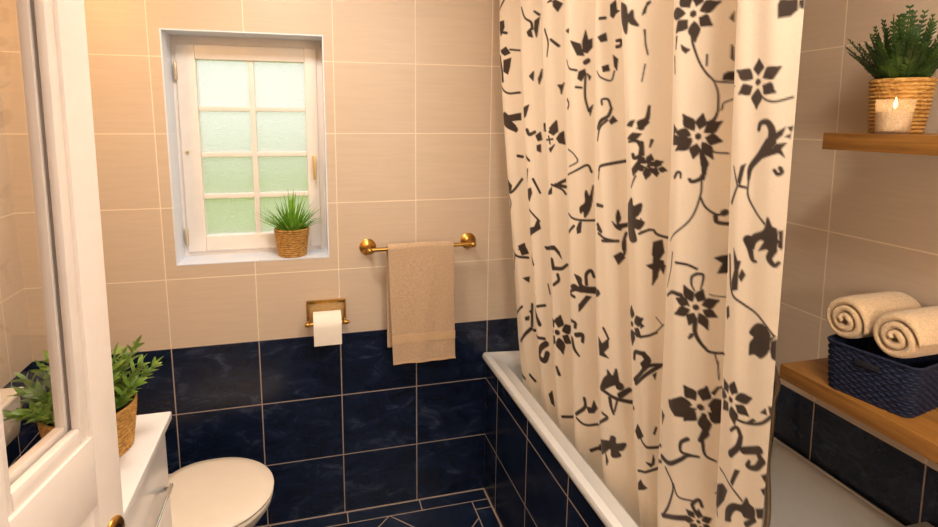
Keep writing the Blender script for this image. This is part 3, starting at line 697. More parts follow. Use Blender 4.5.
# garden behind the frosted glass
GREEN = plain('lawn_green', srgb(160, 190, 76), .9, var=.3, scale=2); HEDGE = plain('hedge_green', srgb(172, 196, 84), .9, var=.4, scale=4, bump=.8, bscale=14)
bm = bmesh.new(); bmesh.ops.create_grid(bm, x_segments=2, y_segments=2, size=20); bmesh.ops.translate(bm, vec=(0, 20.4, -.3), verts=bm.verts)
tag(link('garden_lawn', bm, GREEN), 'green lawn outside, blurred behind the frosted window', 'lawn', kind='structure')
bm = bmesh.new(); box(bm, -9, 9, 5.2, 6.4, -.3, 1.12, .2, 3); bmesh.ops.subdivide_edges(bm, edges=list(bm.edges), cuts=6, use_grid_fill=True)
for v in bm.verts: v.co += Vector((random.uniform(-.08, .08), random.uniform(-.08, .08), random.uniform(-.08, .08) if v.co.z > 0 else 0))
tag(link('garden_hedge', bm, HEDGE, None, True), 'green hedge outside, blurred behind the lower panes of the frosted window', 'hedge')

# ------------------------------------------------------------------ the open door at the left
DA = math.radians(8)
door = empty('door_1', (.215, -1.17, 0), kind='structure')
Rd = Matrix(((-math.sin(DA), -math.cos(DA), 0), (math.cos(DA), -math.sin(DA), 0), (0, 0, 1))).transposed()  # local x runs to the hinges, y out of the face
Rd = Matrix(((-math.sin(DA), math.cos(DA), 0), (-math.cos(DA), -math.sin(DA), 0), (0, 0, 1))).to_4x4()
LEAN = Matrix.Translation((0, 0, 1.22)) @ Matrix.Rotation(math.radians(-1.7), 4, 'Y') @ Matrix.Translation((0, 0, -1.22))  # the door hangs a little out of plumb
door.matrix_world = Matrix.Translation((.215, -1.17, 0)) @ Rd @ LEAN
def dpart(name, mat, boxes, bevel=.0015, parent=door):
    bm = bmesh.new()
    for b in boxes: box(bm, *b, bevel=bevel)
    return link(name, bm, mat, parent, True, 35)
DW, DT = .755, .036
stiles = [(0, .060), (.218, .262), (.415, .459), (.695, DW)]
dpart('door_leaf', WHITE, [(a, b, -DT, 0, .012, 2.0) for a, b in stiles] + [(a[1], b[0], -DT, 0, z0, z1) for a, b in zip(stiles, stiles[1:]) for z0, z1 in ((.012, .12), (1.046, 1.140), (1.90, 2.0))])
bead, panel, glass, gb = [], [], [], []
for a, b in zip(stiles, stiles[1:]):
    x0, x1 = a[1], b[0]
    w = .019 if a[0] == 0 else .018
    bead += [(x0, x0+w, -.016, -.004, 1.14, 1.90), (x1-.014, x1, -.016, -.004, 1.14, 1.90), (x0+w, x1-.014, -.016, -.004, 1.14, 1.162), (x0+w, x1-.014, -.016, -.004, 1.88, 1.90)]
    w2 = w+.001
    gb += [(x0, x0+w2, -.034, -.021, 1.14, 1.90), (x1-.015, x1, -.034, -.021, 1.14, 1.90), (x0+w2, x1-.015, -.034, -.021, 1.14, 1.166), (x0+w2, x1-.015, -.034, -.021, 1.874, 1.90)]
    glass.append((x0+.004, x1-.004, -.0205, -.0165, 1.144, 1.896))
    panel.append((x0, x1, -DT+.008, -.008, .12, 1.046))
dpart('glazing_bead', WHITE, bead, .004); dpart('inner_bead', WHITE, gb, .003)
dpart('door_panel', WHITE, panel, 0)
t = NT('clear_glass'); t.base((.99, 1, .99)); t.set(roughness=.0, ior=1.45); t.b.inputs['Transmission Weight'].default_value = 1
lp = t.n('ShaderNodeBsdfTransparent'); CLEAR = t.m
g2 = NT('thin_clear_glass')
tr = g2.n('ShaderNodeBsdfTransparent'); gl = g2.n('ShaderNodeBsdfGlossy'); gl.inputs['Roughness'].default_value = .02
mx = g2.n('ShaderNodeMixShader'); mx.inputs[0].default_value = .07
g2.t.links.new(tr.outputs[0], mx.inputs[1]); g2.t.links.new(gl.outputs[0], mx.inputs[2]); g2.t.links.new(mx.outputs[0], g2.out.inputs['Surface'])
THIN = g2.m
dpart('door_glass', THIN, glass, 0)
bm = bmesh.new(); lathe(bm, [(.026, 0), (.026, .003), (.023, .006), (.016, .0065), (.015, .004), (.003, .004)], 36, (.034, 0, .976), 'Y'); link('escutcheon', bm, BRASS, door, True, 50)
bm = bmesh.new(); lathe(bm, [(.0145, .001), (.0145, .0075), (.009, .010), (.002, .0105)], 28, (.034, 0, .976), 'Y'); link('finger_pull', bm, plain('dark_bronze', (.03, .02, .015), .35, .8), door, True, 50)

# ------------------------------------------------------------------ bath with its curtain
bath = empty('bathtub', ((XB+XR)/2, -.86, 0), 'off-white bathtub with a tiled front, behind the floral curtain', 'bathtub')
def tub_ring(x0, x1, y0, y1, r, z, n=10):
    pts = []
    for cx, cy, a0 in ((x1-r, y1-r, 0), (x0+r, y1-r, 90), (x0+r, y0+r, 180), (x1-r, y0+r, 270)):
        for k in range(n+1):
            a = math.radians(a0+90*k/n); pts.append((cx+r*math.cos(a), cy+r*math.sin(a), z))
    return pts
o0 = dict(x0=XB-.020, x1=XR-.002, y0=-1.74, y1=-.002)
rings = [tub_ring(**{**o0, 'x0': XB-.016}, r=.008, z=.589), tub_ring(**o0, r=.012, z=.596), tub_ring(**o0, r=.012, z=.606), tub_ring(XB-.016, XR-.004, -1.736, -.004, .014, .614),
         tub_ring(XB+.004, XR-.012, -1.72, -.016, .02, .617), tub_ring(XB+.008, XR-.014, -1.716, -.019, .03, .612), tub_ring(XB+.040, XR-.026, -1.68, -.050, .06, .611), tub_ring(XB+.052, XR-.036, -1.66, -.065, .08, .603),
         tub_ring(XB+.058, XR-.044, -1.65, -.075, .09, .580), tub_ring(XB+.075, XR-.06, -1.60, -.10, .11, .42), tub_ring(XB+.105, XR-.09, -1.52, -.14, .13, .22), tub_ring(XB+.15, XR-.14, -1.44, -.20, .12, .165), tub_ring(XB+.25, XR-.25, -1.2, -.4, .10, .150)]
rings = [[(x, y, z - .042*max(0, min(1, (x-1.35)/.4)) if z > .57 else z) for x, y, z in r] for r in rings]
bm = bmesh.new(); R = loft(bm, rings, cap=False); bm.faces.new(R[-1])
# underside so that the shell has a thickness
inn = [tub_ring(XB+.035, XR-.02, -1.70, -.04, .1, .585-.05), tub_ring(XB+.06, XR-.04, -1.62, -.08, .12, .40), tub_ring(XB+.09, XR-.07, -1.54, -.12, .14, .19), tub_ring(XB+.14, XR-.12, -1.46, -.18, .12, .135)]
R2 = loft(bm, inn, cap=False); bm.faces.new(R2[-1])
for k in range(len(R[0])): bm.faces.new((R[0][k], R[0][(k+1) % len(R[0])], R2[0][(k+1) % len(R[0])], R2[0][k]))
bmesh.ops.translate(bm, vec=-Vector(bath.location), verts=bm.verts)
link('tub', bm, ENAMEL, bath, True, 50)
boxm('front_panel', M_BATH, bath, XB, XB+.022, -1.736, -.0015, 0, .5885, bevel=0, rel=(0, 0, 0)).matrix_parent_inverse = Matrix.Translation(-Vector(bath.location))
# raised corner ledge at the near end of the bath, against the right wall
boxm('corner_ledge', ENAMEL, bath, 1.66, XR-.002, -1.52, -1.142, .560, .618, bevel=.008, seg=3, rel=bath.location)
for q in [(1.25, -1.5), (1.25, -.25), (1.8, -1.5), (1.8, -.25)]:
    bm = bmesh.new(); lathe(bm, [(.018, 0), (.018, .2), (.012, .28)], 14, (q[0], q[1], 0)); bmesh.ops.translate(bm, vec=-Vector(bath.location), verts=bm.verts); link('foot', bm, DARK, bath, True, 40)

# shower curtain: printed cloth hanging in folds inside the bath
CX, CY, CZ, CS = curtain_grid()
nr, nc = CX.shape
PAT = np.zeros((nr, nc))
def stamp(mask_fn, s0, s1, z0, z1):
    c0, c1 = np.searchsorted(CS, s0), np.searchsorted(CS, s1)
    r0, r1 = np.searchsorted(-CZ, -z1), np.searchsorted(-CZ, -z0)
    if c1 <= c0 or r1 <= r0: return
    SS, ZZ = np.meshgrid(CS[c0:c1], CZ[r0:r1])
    PAT[r0:r1, c0:c1] = np.maximum(PAT[r0:r1, c0:c1], np.clip(.5-mask_fn(SS, ZZ)/.0026, 0, 1))
def seg_d(SS, ZZ, a, b):
    d = b-a; L = max(1e-12, d@d); tt = np.clip(((SS-a[0])*d[0]+(ZZ-a[1])*d[1])/L, 0, 1)
    return np.hypot(SS-a[0]-tt*d[0], ZZ-a[1]-tt*d[1]), tt
def paint(kind, pts, w0, w1):
    fat = .0024-.0016*min(1, pts[0][0]/CS[-1]); w0 += fat*.7; w1 += fat*.7
    if kind == 'P':
        P = np.array(catmull([(*p, 0) for p in list(pts)+[pts[0]]], 4))[:, :2] if len(pts) > 9 else np.array(pts)
        def f(SS, ZZ):
            d = np.full(SS.shape, 9.0); ins = np.zeros(SS.shape, bool)
            for a, b in zip(P, np.roll(P, -1, 0)):
                d = np.minimum(d, seg_d(SS, ZZ, a, b)[0])
                if a[1] != b[1]:
                    cr = ((a[1] > ZZ) != (b[1] > ZZ)) & (SS < (b[0]-a[0])*(ZZ-a[1])/(b[1]-a[1])+a[0]); ins ^= cr
            return np.where(ins, -d, d)-fat
        m = .004
    else:
        P = np.array(catmull([(*p, 0) for p in pts], 6))[:, :2]; n = len(P)-1
        def f(SS, ZZ):
            d = np.full(SS.shape, 9.0)
            for i in range(n):
                q, tt = seg_d(SS, ZZ, P[i], P[i+1]); d = np.minimum(d, q-.5*(w0+(w1-w0)*(i+tt)/n))
            return d
        m = max(w0, w1)+.004
    stamp(f, P[:, 0].min()-m, P[:, 0].max()+m, P[:, 1].min()-m, P[:, 1].max()+m)
for kind, col, pts, w0, w1 in MOTIFS: paint(kind, [np.array(p)/1000 for p in pts], w0/1000, w1/1000)
me = bpy.data.meshes.new('curtain_cloth')
V = np.stack([CX, CY, np.repeat(CZ[:, None], nc, 1)], -1).reshape(-1, 3).astype(np.float32)
i0 = (np.arange(nr-1)[:, None]*nc+np.arange(nc-1)[None]).ravel()
Fq = np.stack([i0, i0+nc, i0+nc+1, i0+1], -1).astype(np.int32)
org = np.array([1.24, -.65, ZT]); V -= org.astype(np.float32)
me.vertices.add(len(V)); me.vertices.foreach_set('co', V.ravel())
me.loops.add(Fq.size); me.loops.foreach_set('vertex_index', Fq.ravel())
me.polygons.add(len(Fq)); me.polygons.foreach_set('loop_start', np.arange(0, Fq.size, 4, dtype=np.int32))
me.polygons.foreach_set('use_smooth', np.ones(len(Fq), bool)); me.update(calc_edges=True)
at = me.attributes.new('print', 'FLOAT', 'POINT'); at.data.foreach_set('value', PAT.ravel().astype(np.float32))
t = NT('printed_cloth'); a = t.n('ShaderNodeAttribute', attribute_name='print')
wv = t.noise(t.mapping((1, 1, .6)), 420, 2); blot = t.noise(t.coord(), 24, 3)
cloth = t.ramp(wv, [(.2, srgb(232, 214, 190)), (.8, srgb(238, 222, 200))])
t.base(t.mix(a.outputs['Fac'], cloth, t.ramp(blot, [(.3, srgb(46, 31, 18)), (.7, srgb(60, 42, 27))])))
t.set(roughness=.75); t.b.inputs['Sheen Weight'].default_value = .15; t.bump(wv, .10, .0005)
me.materials.append(t.m)
cur = bpy.data.objects.new('shower_curtain', me); cur.location = org; COL.objects.link(cur)
tag(cur, 'cream shower curtain printed with dark brown flowers and vines, hanging inside the bath', 'shower curtain')
rail = empty('curtain_rail', (1.222, -.965, 2.10), 'round metal curtain rail above the bath, out of the picture', 'curtain rail')
bm = bmesh.new(); tube(bm, [(1.222, YF+.002, 2.10), (1.222, -.9, 2.10), (1.222, -.002, 2.10)], .011, 14); bmesh.ops.translate(bm, vec=-Vector(rail.location), verts=bm.verts); link('rod', bm, CHROME, rail, True, 40)
for k in range(10):
    y = -.06-k*.13; bm = bmesh.new(); tube(bm, [(1.222+.018*math.cos(a), y, 2.093+.026*math.sin(a)) for a in [2*PI*j/20 for j in range(21)]], .0022, 6, False)
    bmesh.ops.translate(bm, vec=-Vector(rail.location), verts=bm.verts); link('ring', bm, CHROME, rail, True)

# shower hose hanging behind the curtain edge
bm = bmesh.new(); hp = catmull([(1.855, -.60, 1.02), (1.845, -.63, .97), (1.838, -.70, .86), (1.838, -.747, .771), (1.838, -.742, .713), (1.838, -.744, .62), (1.82, -.757, .520), (1.80, -.79, .43), (1.77, -.82, .35), (1.70, -.84, .26), (1.62, -.84, .185), (1.56, -.80, .165)], 14)
tube(bm, hp, .0075, 10, True, [.0075+.0009*(k % 2) for k in range(len(hp))])
ho = link('shower_hose', bm, plain('hose_metal', srgb(150, 128, 104), .32, .8, var=.1), None, True); tag(ho, 'thin metal shower hose hanging into the bath beside the near edge of the curtain', 'hose')
bm = bmesh.new(); lathe(bm, [(.03, 0), (.03, -.006), (.014, -.012), (.011, -.03), (.011, -.035)], 24, (XR-.001, -.60, 1.02), 'X'); link('wall_outlet', bm, CHROME, ho, True, 40)

# ------------------------------------------------------------------ towel rail and towel on the back wall
tr_ = empty('towel_rail', (.889, 0, 1.08), 'brass towel rail with two round rosettes on the beige tiles', 'towel rail')
for x, z in ((.693, 1.079), (1.084, 1.083)):
    bm = bmesh.new(); lathe(bm, [(.031, 0), (.031, -.003), (.027, -.006), (.026, -.008), (.022, -.009), (.019, -.013), (.013, -.015), (.0105, -.02), (.0075, -.05), (.0085, -.056), (.0105, -.061), (.0110, -.068), (.0098, -.075), (.005, -.079)], 40, (x, 0, z), 'Y')
    bmesh.ops.translate(bm, vec=-Vector(tr_.location), verts=bm.verts); link('rosette', bm, BRASS, tr_, True, 50)
bm = bmesh.new(); tube(bm, [(.693, -.068, 1.082), (.889, -.068, 1.084), (1.084, -.068, 1.086)], .0072, 16); bmesh.ops.translate(bm, vec=-Vector(tr_.location), verts=bm.verts); link('bar', bm, BRASS, tr_, True, 50)

def terry(name, col, b=.9):
    t = NT(name); n1 = t.noise(t.coord(), 210, 3, .75); n2 = t.noise(t.coord(), 22, 3)
    c1 = t.ramp(n1, [(.25, tuple(x*.66 for x in col)), (.75, tuple(min(1, x*1.16) for x in col))])
    t.base(t.mix(t.math('MULTIPLY', n2, .25), c1, tuple(x*.8 for x in col))); t.set(roughness=.95); t.b.inputs['Sheen Weight'].default_value = .3
    t.bump(n1, b, .002); return t.m
TOWEL = terry('terry_tan', srgb(204, 172, 138)); ROLLM = terry('terry_sand', srgb(214, 182, 142)); BAND = plain('woven_band_tan', srgb(204, 170, 132), .8, var=.05, scale=300, bump=.3, bscale=500)
RB = .0135
def drape(u):                         # path of the towel: back hem, over the bar, front hem -> (y, z, skew)
    Lb, La, Lf = .385, PI*RB, .442
    s = u*(Lb+La+Lf)
    if s < Lb: return -.068+RB, 1.084-(Lb-s), 0
    if s < Lb+La:
        a = (s-Lb)/La*PI; return -.068+RB*math.cos(a), 1.084+RB*math.sin(a), 1*(s-Lb)/La
    return -.068-RB, 1.084-(s-Lb-La), 1
bm = bmesh.new(); NU, NV = 150, 36; G = []
for i in range(NU+1):
    y, z, f = drape(i/NU); row = []
    dep = max(0, 1.08-z)
    for j in range(NV+1):
        v = j/NV
        xl = .757 - (1-f)*.002 + f*dep*.036; xr_ = 1.004 - (1-f)*.004 + f*dep*.022
        wob = (.0035*math.sin(v*7.5+1)+.002*math.sin(v*17+dep*9))*min(1, dep/.25)*(1 if f > .5 else .3)
        bow = -.0035*f*math.cos((v-.5)*PI)*min(1, dep/.2)
        row.append(bm.verts.new((xl+(xr_-xl)*v, y+wob+bow, z+(.004*math.sin(v*3.1)-.010*(v-.5)*f*0 if f > .5 else 0))))
    G.append(row)
for a, b in zip(G, G[1:]):
    for j in range(NV): bm.faces.new((a[j], a[j+1], b[j+1], b[j]))
tw = link('bath_towel', bm, TOWEL, None, True); tag(tw, 'folded tan terry towel hanging over the brass towel rail', 'towel')
so = tw.modifiers.new('thick', 'SOLIDIFY'); so.thickness = .009; so.offset = 0
bv = tw.modifiers.new('round', 'BEVEL'); bv.width = .0035; bv.segments = 3; bv.angle_limit = math.radians(50)
def band(z0, z1, th):
    bm = bmesh.new(); rows = []
    for k in range(5):
        z = z0+(z1-z0)*k/4; dep = 1.08-z; row = []
        for j in range(NV+1):
            v = j/NV; xl = .757+dep*.036-.0006; xr_ = 1.004+dep*.022+.0006
            wob = (.0035*math.sin(v*7.5+1)+.002*math.sin(v*17+dep*9)); bow = -.0035*math.cos((v-.5)*PI)
            row.append((xl+(xr_-xl)*v, -.068-RB+wob+bow-th, z+.004*math.sin(v*3.1)))
        rows.append(row)
    back = [[(x, y+.0022, z) for x, y, z in r] for r in rows]
    R = [[bm.verts.new(p) for p in r] for r in rows]; Bk = [[bm.verts.new(p) for p in r] for r in back]
    for q in (R, Bk):
        for a, b in zip(q, q[1:]):
            for j in range(NV): bm.faces.new((a[j], a[j+1], b[j+1], b[j]))
    for k in range(4):
        bm.faces.new((R[k][0], R[k+1][0], Bk[k+1][0], Bk[k][0])); bm.faces.new((R[k][-1], R[k+1][-1], Bk[k+1][-1], Bk[k][-1]))
    for j in range(NV):
        bm.faces.new((R[0][j], R[0][j+1], Bk[0][j+1], Bk[0][j])); bm.faces.new((R[-1][j], R[-1][j+1], Bk[-1][j+1], Bk[-1][j]))
    return bm
bb = band(.722, .754, .0064); link('woven_band', bb, BAND, tw, True, 40)
bb = band(.6405, .647, .0066); link('hem', bb, BAND, tw, True, 40)

# toilet roll on its brass holder
th = empty('toilet_roll_holder', (.535, 0, .80), 'square brass toilet roll holder on the wall below the window', 'toilet roll holder')
def rel(bm, o): bmesh.ops.translate(bm, vec=-Vector(o.location), verts=bm.verts); return bm
bm = bmesh.new(); box(bm, .470, .600, -.006, 0, .795, .884, .002); link('backplate', rel(bm, th), BRASS2, th, True, 35)
bm = bmesh.new(); box(bm, .464, .606, -.013, -.004, .876, .889, .003); box(bm, .464, .472, -.013, -.004, .800, .878, .003); box(bm, .598, .606, -.013, -.004, .800, .878, .003); link('frame', rel(bm, th), BRASS, th, True, 35)
for x, s in ((.468, -1), (.602, 1)):
    bm = bmesh.new(); tube(bm, catmull([(x, -.008, .812), (x, -.03, .806), (x, -.052, .812)], 6), .0045, 10)
    lathe(bm, [(.001, -.012), (.006, -.010), (.0085, -.004), (.0085, .003), (.005, .009), (.0045, .016)], 20, (x, -.057, .815), 'X'); link('arm', rel(bm, th), BRASS, th, True, 50)
bm = bmesh.new(); tube(bm, [(.470, -.057, .815), (.600, -.057, .815)], .0052, 14); link('roller', rel(bm, th), BRASS, th, True, 50)
bm = bmesh.new(); xs0, xs1 = .487, .585; pr = []
prof = [(.019, xs0), (.0450, xs0), (.0455, xs0+.001), (.0455, xs1-.001), (.0450, xs1), (.019, xs1), (.019, xs0)]
lathe(bm, [(r, h-.536) for r, h in prof], 56, (.536, -.057, .815), 'X', cap=False)
tp = link('toilet_roll', bm, PAPER, None, True, 40); tag(tp, 'white toilet roll hanging on the brass holder under the window', 'toilet roll')
bm = bmesh.new(); pa = []
for k in range(15):
    a = math.radians(88+k*6.8); pa.append((-.057+.0463*math.cos(a), .815+.0463*math.sin(a)))
pa = pa[:15]; y_e = pa[-1][0]; zz = [pa[-1][1]-.0125*k for k in range(1, 6)]
pa += [(y_e+.0004*k*k*.3, z) for k, z in enumerate(zz)]
n = len(pa); loft(bm, [[(xs0+.0005, y, z), (xs1-.0005, y, z), (xs1-.0005, y+.0011, z-.0002), (xs0+.0005, y+.0011, z-.0002)] for y, z in pa]); link('loose_sheet', bm, PAPER, tp, True, 40)

# ------------------------------------------------------------------ toilet
TYC = -.340
wc = empty('toilet', (.05, TYC, 0), 'white toilet with its lid down beside the white cabinet', 'toilet')
def egg(xb, xf, hw, z, n=56, yb=.62, p=2.35):
    pts = []; xm = xb+(xf-xb)*.45
    for k in range(n):
        a = 2*PI*k/n; c, s = math.cos(a), math.sin(a)
        sx = abs(c)**(2/p)*(1 if c > 0 else -1); sy = abs(s)**(2/p)*(1 if s > 0 else -1)
        pts.append((xm+(xf-xm)*math.copysign(abs(c)**.92, c) if c > 0 else xm+(xm-xb)*sx, TYC+hw*(s if c > 0 else sy*1.0), z))
    return pts
bm = bmesh.new(); loft(bm, [egg(-.22, .22, .095, 0), egg(-.22, .225, .098, .015), egg(-.20, .20, .088, .06), egg(-.20, .205, .092, .17), egg(-.21, .26, .125, .26), egg(-.235, .325, .158, .335), egg(-.25, .352, .176, .375), egg(-.252, .356, .180, .392), egg(-.248, .350, .176, .398)])
link('pan', rel(bm, wc), CERAMIC, wc, True, 60)
bm = bmesh.new(); loft(bm, [egg(.00, .352, .174, .3985), egg(-.002, .359, .179, .402), egg(-.002, .360, .180, .410), egg(.0, .356, .177, .4155)]); link('seat', rel(bm, wc), CERAMIC, wc, True, 60)
bm = bmesh.new(); loft(bm, [egg(.004, .350, .172, .4165), egg(.0, .360, .179, .420), egg(.0, .362, .180, .427), egg(.004, .354, .175, .4325), egg(.03, .32, .15, .4355), egg(.08, .25, .09, .4372)]); link('lid', rel(bm, wc), CERAMIC, wc, True, 60)
for s in (-1, 1):
    bm = bmesh.new(); box(bm, -.035, .004, TYC+s*.085-.02, TYC+s*.085+.02, .396, .432, .006); link('hinge', rel(bm, wc), CERAMIC, wc, True, 40)
bm = bmesh.new(); prof = [(-.375, .620), (-.360, .635), (-.352, .68), (-.348, .752)]
loft(bm, [[(XL+.002, TYC-.105, z), (x-.012, TYC-.105, z), (x, TYC-.093, z), (x, TYC+.093, z), (x-.012, TYC+.105, z), (XL+.002, TYC+.105, z)] for x, z in prof]); cs = link('cistern', rel(bm, wc), CERAMIC, wc, True, 50)
bm = bmesh.new(); box(bm, XL+.002, -.342, TYC-.110, TYC+.110, .753, .770, .006, 3); link('cistern_lid', rel(bm, wc), CERAMIC, wc, True, 40)
bm = bmesh.new(); lathe(bm, [(.016, .769), (.016, .774), (.012, .776)], 24, (-.382, TYC, 0)); link('flush_button', rel(bm, wc), CHROME, wc, True, 40)
bm = bmesh.new(); tube(bm, catmull([(-.39, TYC, .625), (-.39, TYC, .55), (-.385, TYC, .42), (-.33, TYC, .34), (-.24, TYC, .32)], 8), .023, 18); link('flush_pipe', rel(bm, wc), CERAMIC, wc, True)

for ob in wc.children:
    if ob.name.split('.')[0] in ('pan', 'seat', 'lid', 'hinge'):
        for v in ob.data.vertices: v.co.z *= .955; v.co.x -= .012
# ------------------------------------------------------------------ slim white cabinet
cb = empty('vanity_cabinet', (.004, -.83, 0), 'slim glossy white drawer cabinet behind the open door', 'cabinet')
cy0, cy1, cx0, cx1 = -1.13, -.55, -.100, .108
boxm('body', GLOSSW, cb, cx0, cx1-.018, cy0, cy1, .06, .772, bevel=.002, rel=cb.location)
boxm('plinth', DARK, cb, cx0+.01, cx1-.05, cy0+.01, cy1-.01, 0, .06, bevel=0, rel=cb.location)
boxm('countertop', GLOSSW, cb, cx0-.006, .124, cy0-.008, cy1+.012, .778, .800, bevel=.005, seg=3, rel=cb.location)
boxm('shadow_gap', DARK, cb, cx0+.004, cx1-.026, cy0+.004, cy1-.004, .771, .779, bevel=0, rel=cb.location)
for z0, z1, zh in ((.575, .766, .672), (.330, .569, .50), (.070, .324, .25)):
    d = boxm('drawer', GLOSSW, cb, cx1-.0175, cx1, cy0+.002, cy1-.002, z0, z1, bevel=.003, seg=3, rel=cb.location)
    bm = bmesh.new(); yc = -.812
    for y in (yc-.14, yc+.14): box(bm, cx1-.001, cx1+.036, y-.007, y+.007, zh-.005, zh+.005, .002)
    box(bm, cx1+.030, cx1+.039, yc-.152, yc+.152, zh-.006, zh+.006, .003); link('handle', rel(bm, cb), CHROME, d, True, 40)

# ------------------------------------------------------------------ woven pots and plants
def straw(name, c0, c1, c2):
    t = NT(name); n = t.noise(t.mapping((1, 1, 3.2)), 70, 4, .65)
    t.base(t.ramp(n, [(.25, c0), (.5, c1), (.78, c2)])); t.set(roughness=.75); t.bump(t.noise(t.mapping((1, 1, 4)), 180, 2), .5, .001); return t.m
STRAW = straw('seagrass', srgb(104, 66, 26), srgb(192, 142, 70), srgb(232, 188, 112))
def woven_pot(parent, rb, rt_, h, coils, th=.006, n=150, twist=26):
    bm = bmesh.new(); per = 6; rings = []
    for k in range(coils*per+1):
        f = k/(coils*per); c = f*coils; ph = c % 1
        r0 = rb+(rt_-rb)*f**.9
        ring = []
        for j in range(n):
            a = 2*PI*j/n
            rope = abs(math.sin(PI*ph))**.6
            tw = .5+.5*math.sin(twist*a+ph*2.2+int(c)*2.4)
            r = r0-.0034+.0024*rope+.0024*tw*rope
            ring.append((r*math.cos(a), r*math.sin(a), h*f))
        rings.append(ring)
    for r, z in ((rt_-th*.5, h+.0015), (rt_-th, h), (rt_-th-.002, h*.80)):
        rings.append([(r*math.cos(2*PI*j/n), r*math.sin(2*PI*j/n), z) for j in range(n)])
    R = loft(bm, rings, cap=False); bm.faces.new(R[0])
    pot = link('pot', bm, STRAW, parent, True, 80)
    bm = bmesh.new(); ri = rt_-th-.001
    loft(bm, [[(ri*f*math.cos(2*PI*j/40), ri*f*math.sin(2*PI*j/40), z+.003*math.sin(j*2.7)) for j in range(40)] for f, z in ((.97, h*.80), (.99, h*.90), (.6, h*.92), (.1, h*.93))]); link('soil', bm, SOIL, parent, True)
    return pot
def leafmat(name, c0, c1, c2, rough=.42):
    t = NT(name); n = t.noise(t.coord(), 26, 3); 
    t.base(t.ramp(n, [(.28, c0), (.5, c1), (.75, c2)])); t.set(roughness=rough); t.b.inputs['Subsurface Weight'].default_value = 0
    tl = t.n('ShaderNodeBsdfTranslucent'); tl.inputs['Color'].default_value = (*c2, 1); mx = t.n('ShaderNodeMixShader'); mx.inputs[0].default_value = .22
    t.t.links.new(t.b.outputs[0], mx.inputs[1]); t.t.links.new(tl.outputs[0], mx.inputs[2]); t.t.links.new(mx.outputs[0], t.out.inputs['Surface']); return t.m
def blade(bm, base, d, side, L, w, droop=.2, n=6, fold=.25, teeth=0, tip=.0):
    """a pointed leaf from base along d, folded along its midrib, drooping"""
    d = Vector(d).normalized(); side = Vector(side); side = (side-d*side.dot(d)).normalized(); nr_ = d.cross(side)
    if nr_.z < 0: nr_ = -nr_
    rows = []
    for k in range(n+1):
        f = k/n; ww = w*(math.sin(PI*min(1, (f*.92+.10)))**.8 if not tip else (1-f)**.75*(.55+.45*min(1, f*5)))
        if teeth and 0 < k < n: ww *= 1.28 if k % 2 else .78
        p = Vector(base)+d*L*f-Vector((0, 0, 1))*droop*L*f*f
        rows.append((p-side*ww/2+nr_*fold*ww, p, p+side*ww/2+nr_*fold*ww) if k < n else (p,))
    vs = [[bm.verts.new(q) for q in r] for r in rows]
    for a, b in zip(vs, vs[1:]):
        if len(b) == 3: bm.faces.new((a[0], a[1], b[1], b[0])); bm.faces.new((a[1], a[2], b[2], b[1]))
        else: bm.faces.new((a[0], a[1], b[0])); bm.faces.new((a[1], a[2], b[0]))
def rdir(tilt, az): return Vector((math.sin(tilt)*math.cos(az), math.sin(tilt)*math.sin(az), math.cos(tilt)))
PG = 'potted plants in woven baskets'
# window sill: upright grassy tuft
pw = empty('potted_fern', (.421, .052, WZ0+.004), 'spiky bright green plant in a woven pot on the window sill', 'potted plant', PG)
woven_pot(pw, .049, .063, .103, 13, n=140, twist=34)
bm = bmesh.new(); R1 = random.Random(3)
for k in range(120):
    f = (k+.5)/120; az = k*2.39996; tilt = .06+1.02*f**.8+R1.uniform(-.10, .10); b = rdir(PI/2, az)*.034*math.sqrt(f)+Vector((0, 0, .092))
    L = R1.uniform(.105, .168)*(1.0-.20*f)
    if math.sin(az) > .25: tilt = min(tilt, .62); L *= .7 if tilt > .4 else 1
    blade(bm, b, rdir(tilt, az), Vector((-math.sin(az), math.cos(az), R1.uniform(-.3, .3))), L, R1.uniform(.0095, .0135), R1.uniform(.02, .22)*(tilt > .3), 9, .3, 1, tip=1)
for v in bm.verts:
    if v.co.y > .048: v.co.y = .048+(v.co.y-.048)*.1
link('foliage', bm, leafmat('grass_green', srgb(60, 112, 24), srgb(110, 166, 44), srgb(168, 208, 84)), pw, True)
# cabinet: broad leafy sprigs
pv = empty('potted_fern', (-.008, -.68, .800), 'leafy green plant in a wide woven pot on the white cabinet', 'potted plant', PG)
woven_pot(pv, .080, .095, .112, 13, n=180, twist=44)
bm = bmesh.new(); R1 = random.Random(5)
for k in range(26):
    f = (k+.5)/26; az = k*2.39996+.3; tilt = .08+.88*f**.9; b = rdir(PI/2, az)*.062*math.sqrt(f)+Vector((0, 0, .10)); d = rdir(tilt, az)
    L = R1.uniform(.105, .148)*(1-.22*f); path = [b+d*L*q+Vector((0, 0, -.10*L*q*q*f)) for q in [j/10 for j in range(11)]]
    tube(bm, path, .0015, 5)
    for j in range(1, 11):
        p = path[j]; q = j/10
        for s in (0, 1):
            aa = az+(s*PI)+j*1.1+R1.uniform(-.4, .4); ld = (d*.75+rdir(PI/2, aa)*.72).normalized()
            blade(bm, p, ld, d.cross(rdir(PI/2, aa)), R1.uniform(.040, .056)*(1-.25*q), R1.uniform(.0125, .0165)*(1-.2*q), .15, 6, .18)
    blade(bm, path[-1], d, Vector((math.sin(az), -math.cos(az), 0)), .04, .012, .1, 6, .18)
link('foliage', bm, leafmat('leaf_green', srgb(58, 82, 20), srgb(100, 134, 42), srgb(164, 186, 96)), pv, True)
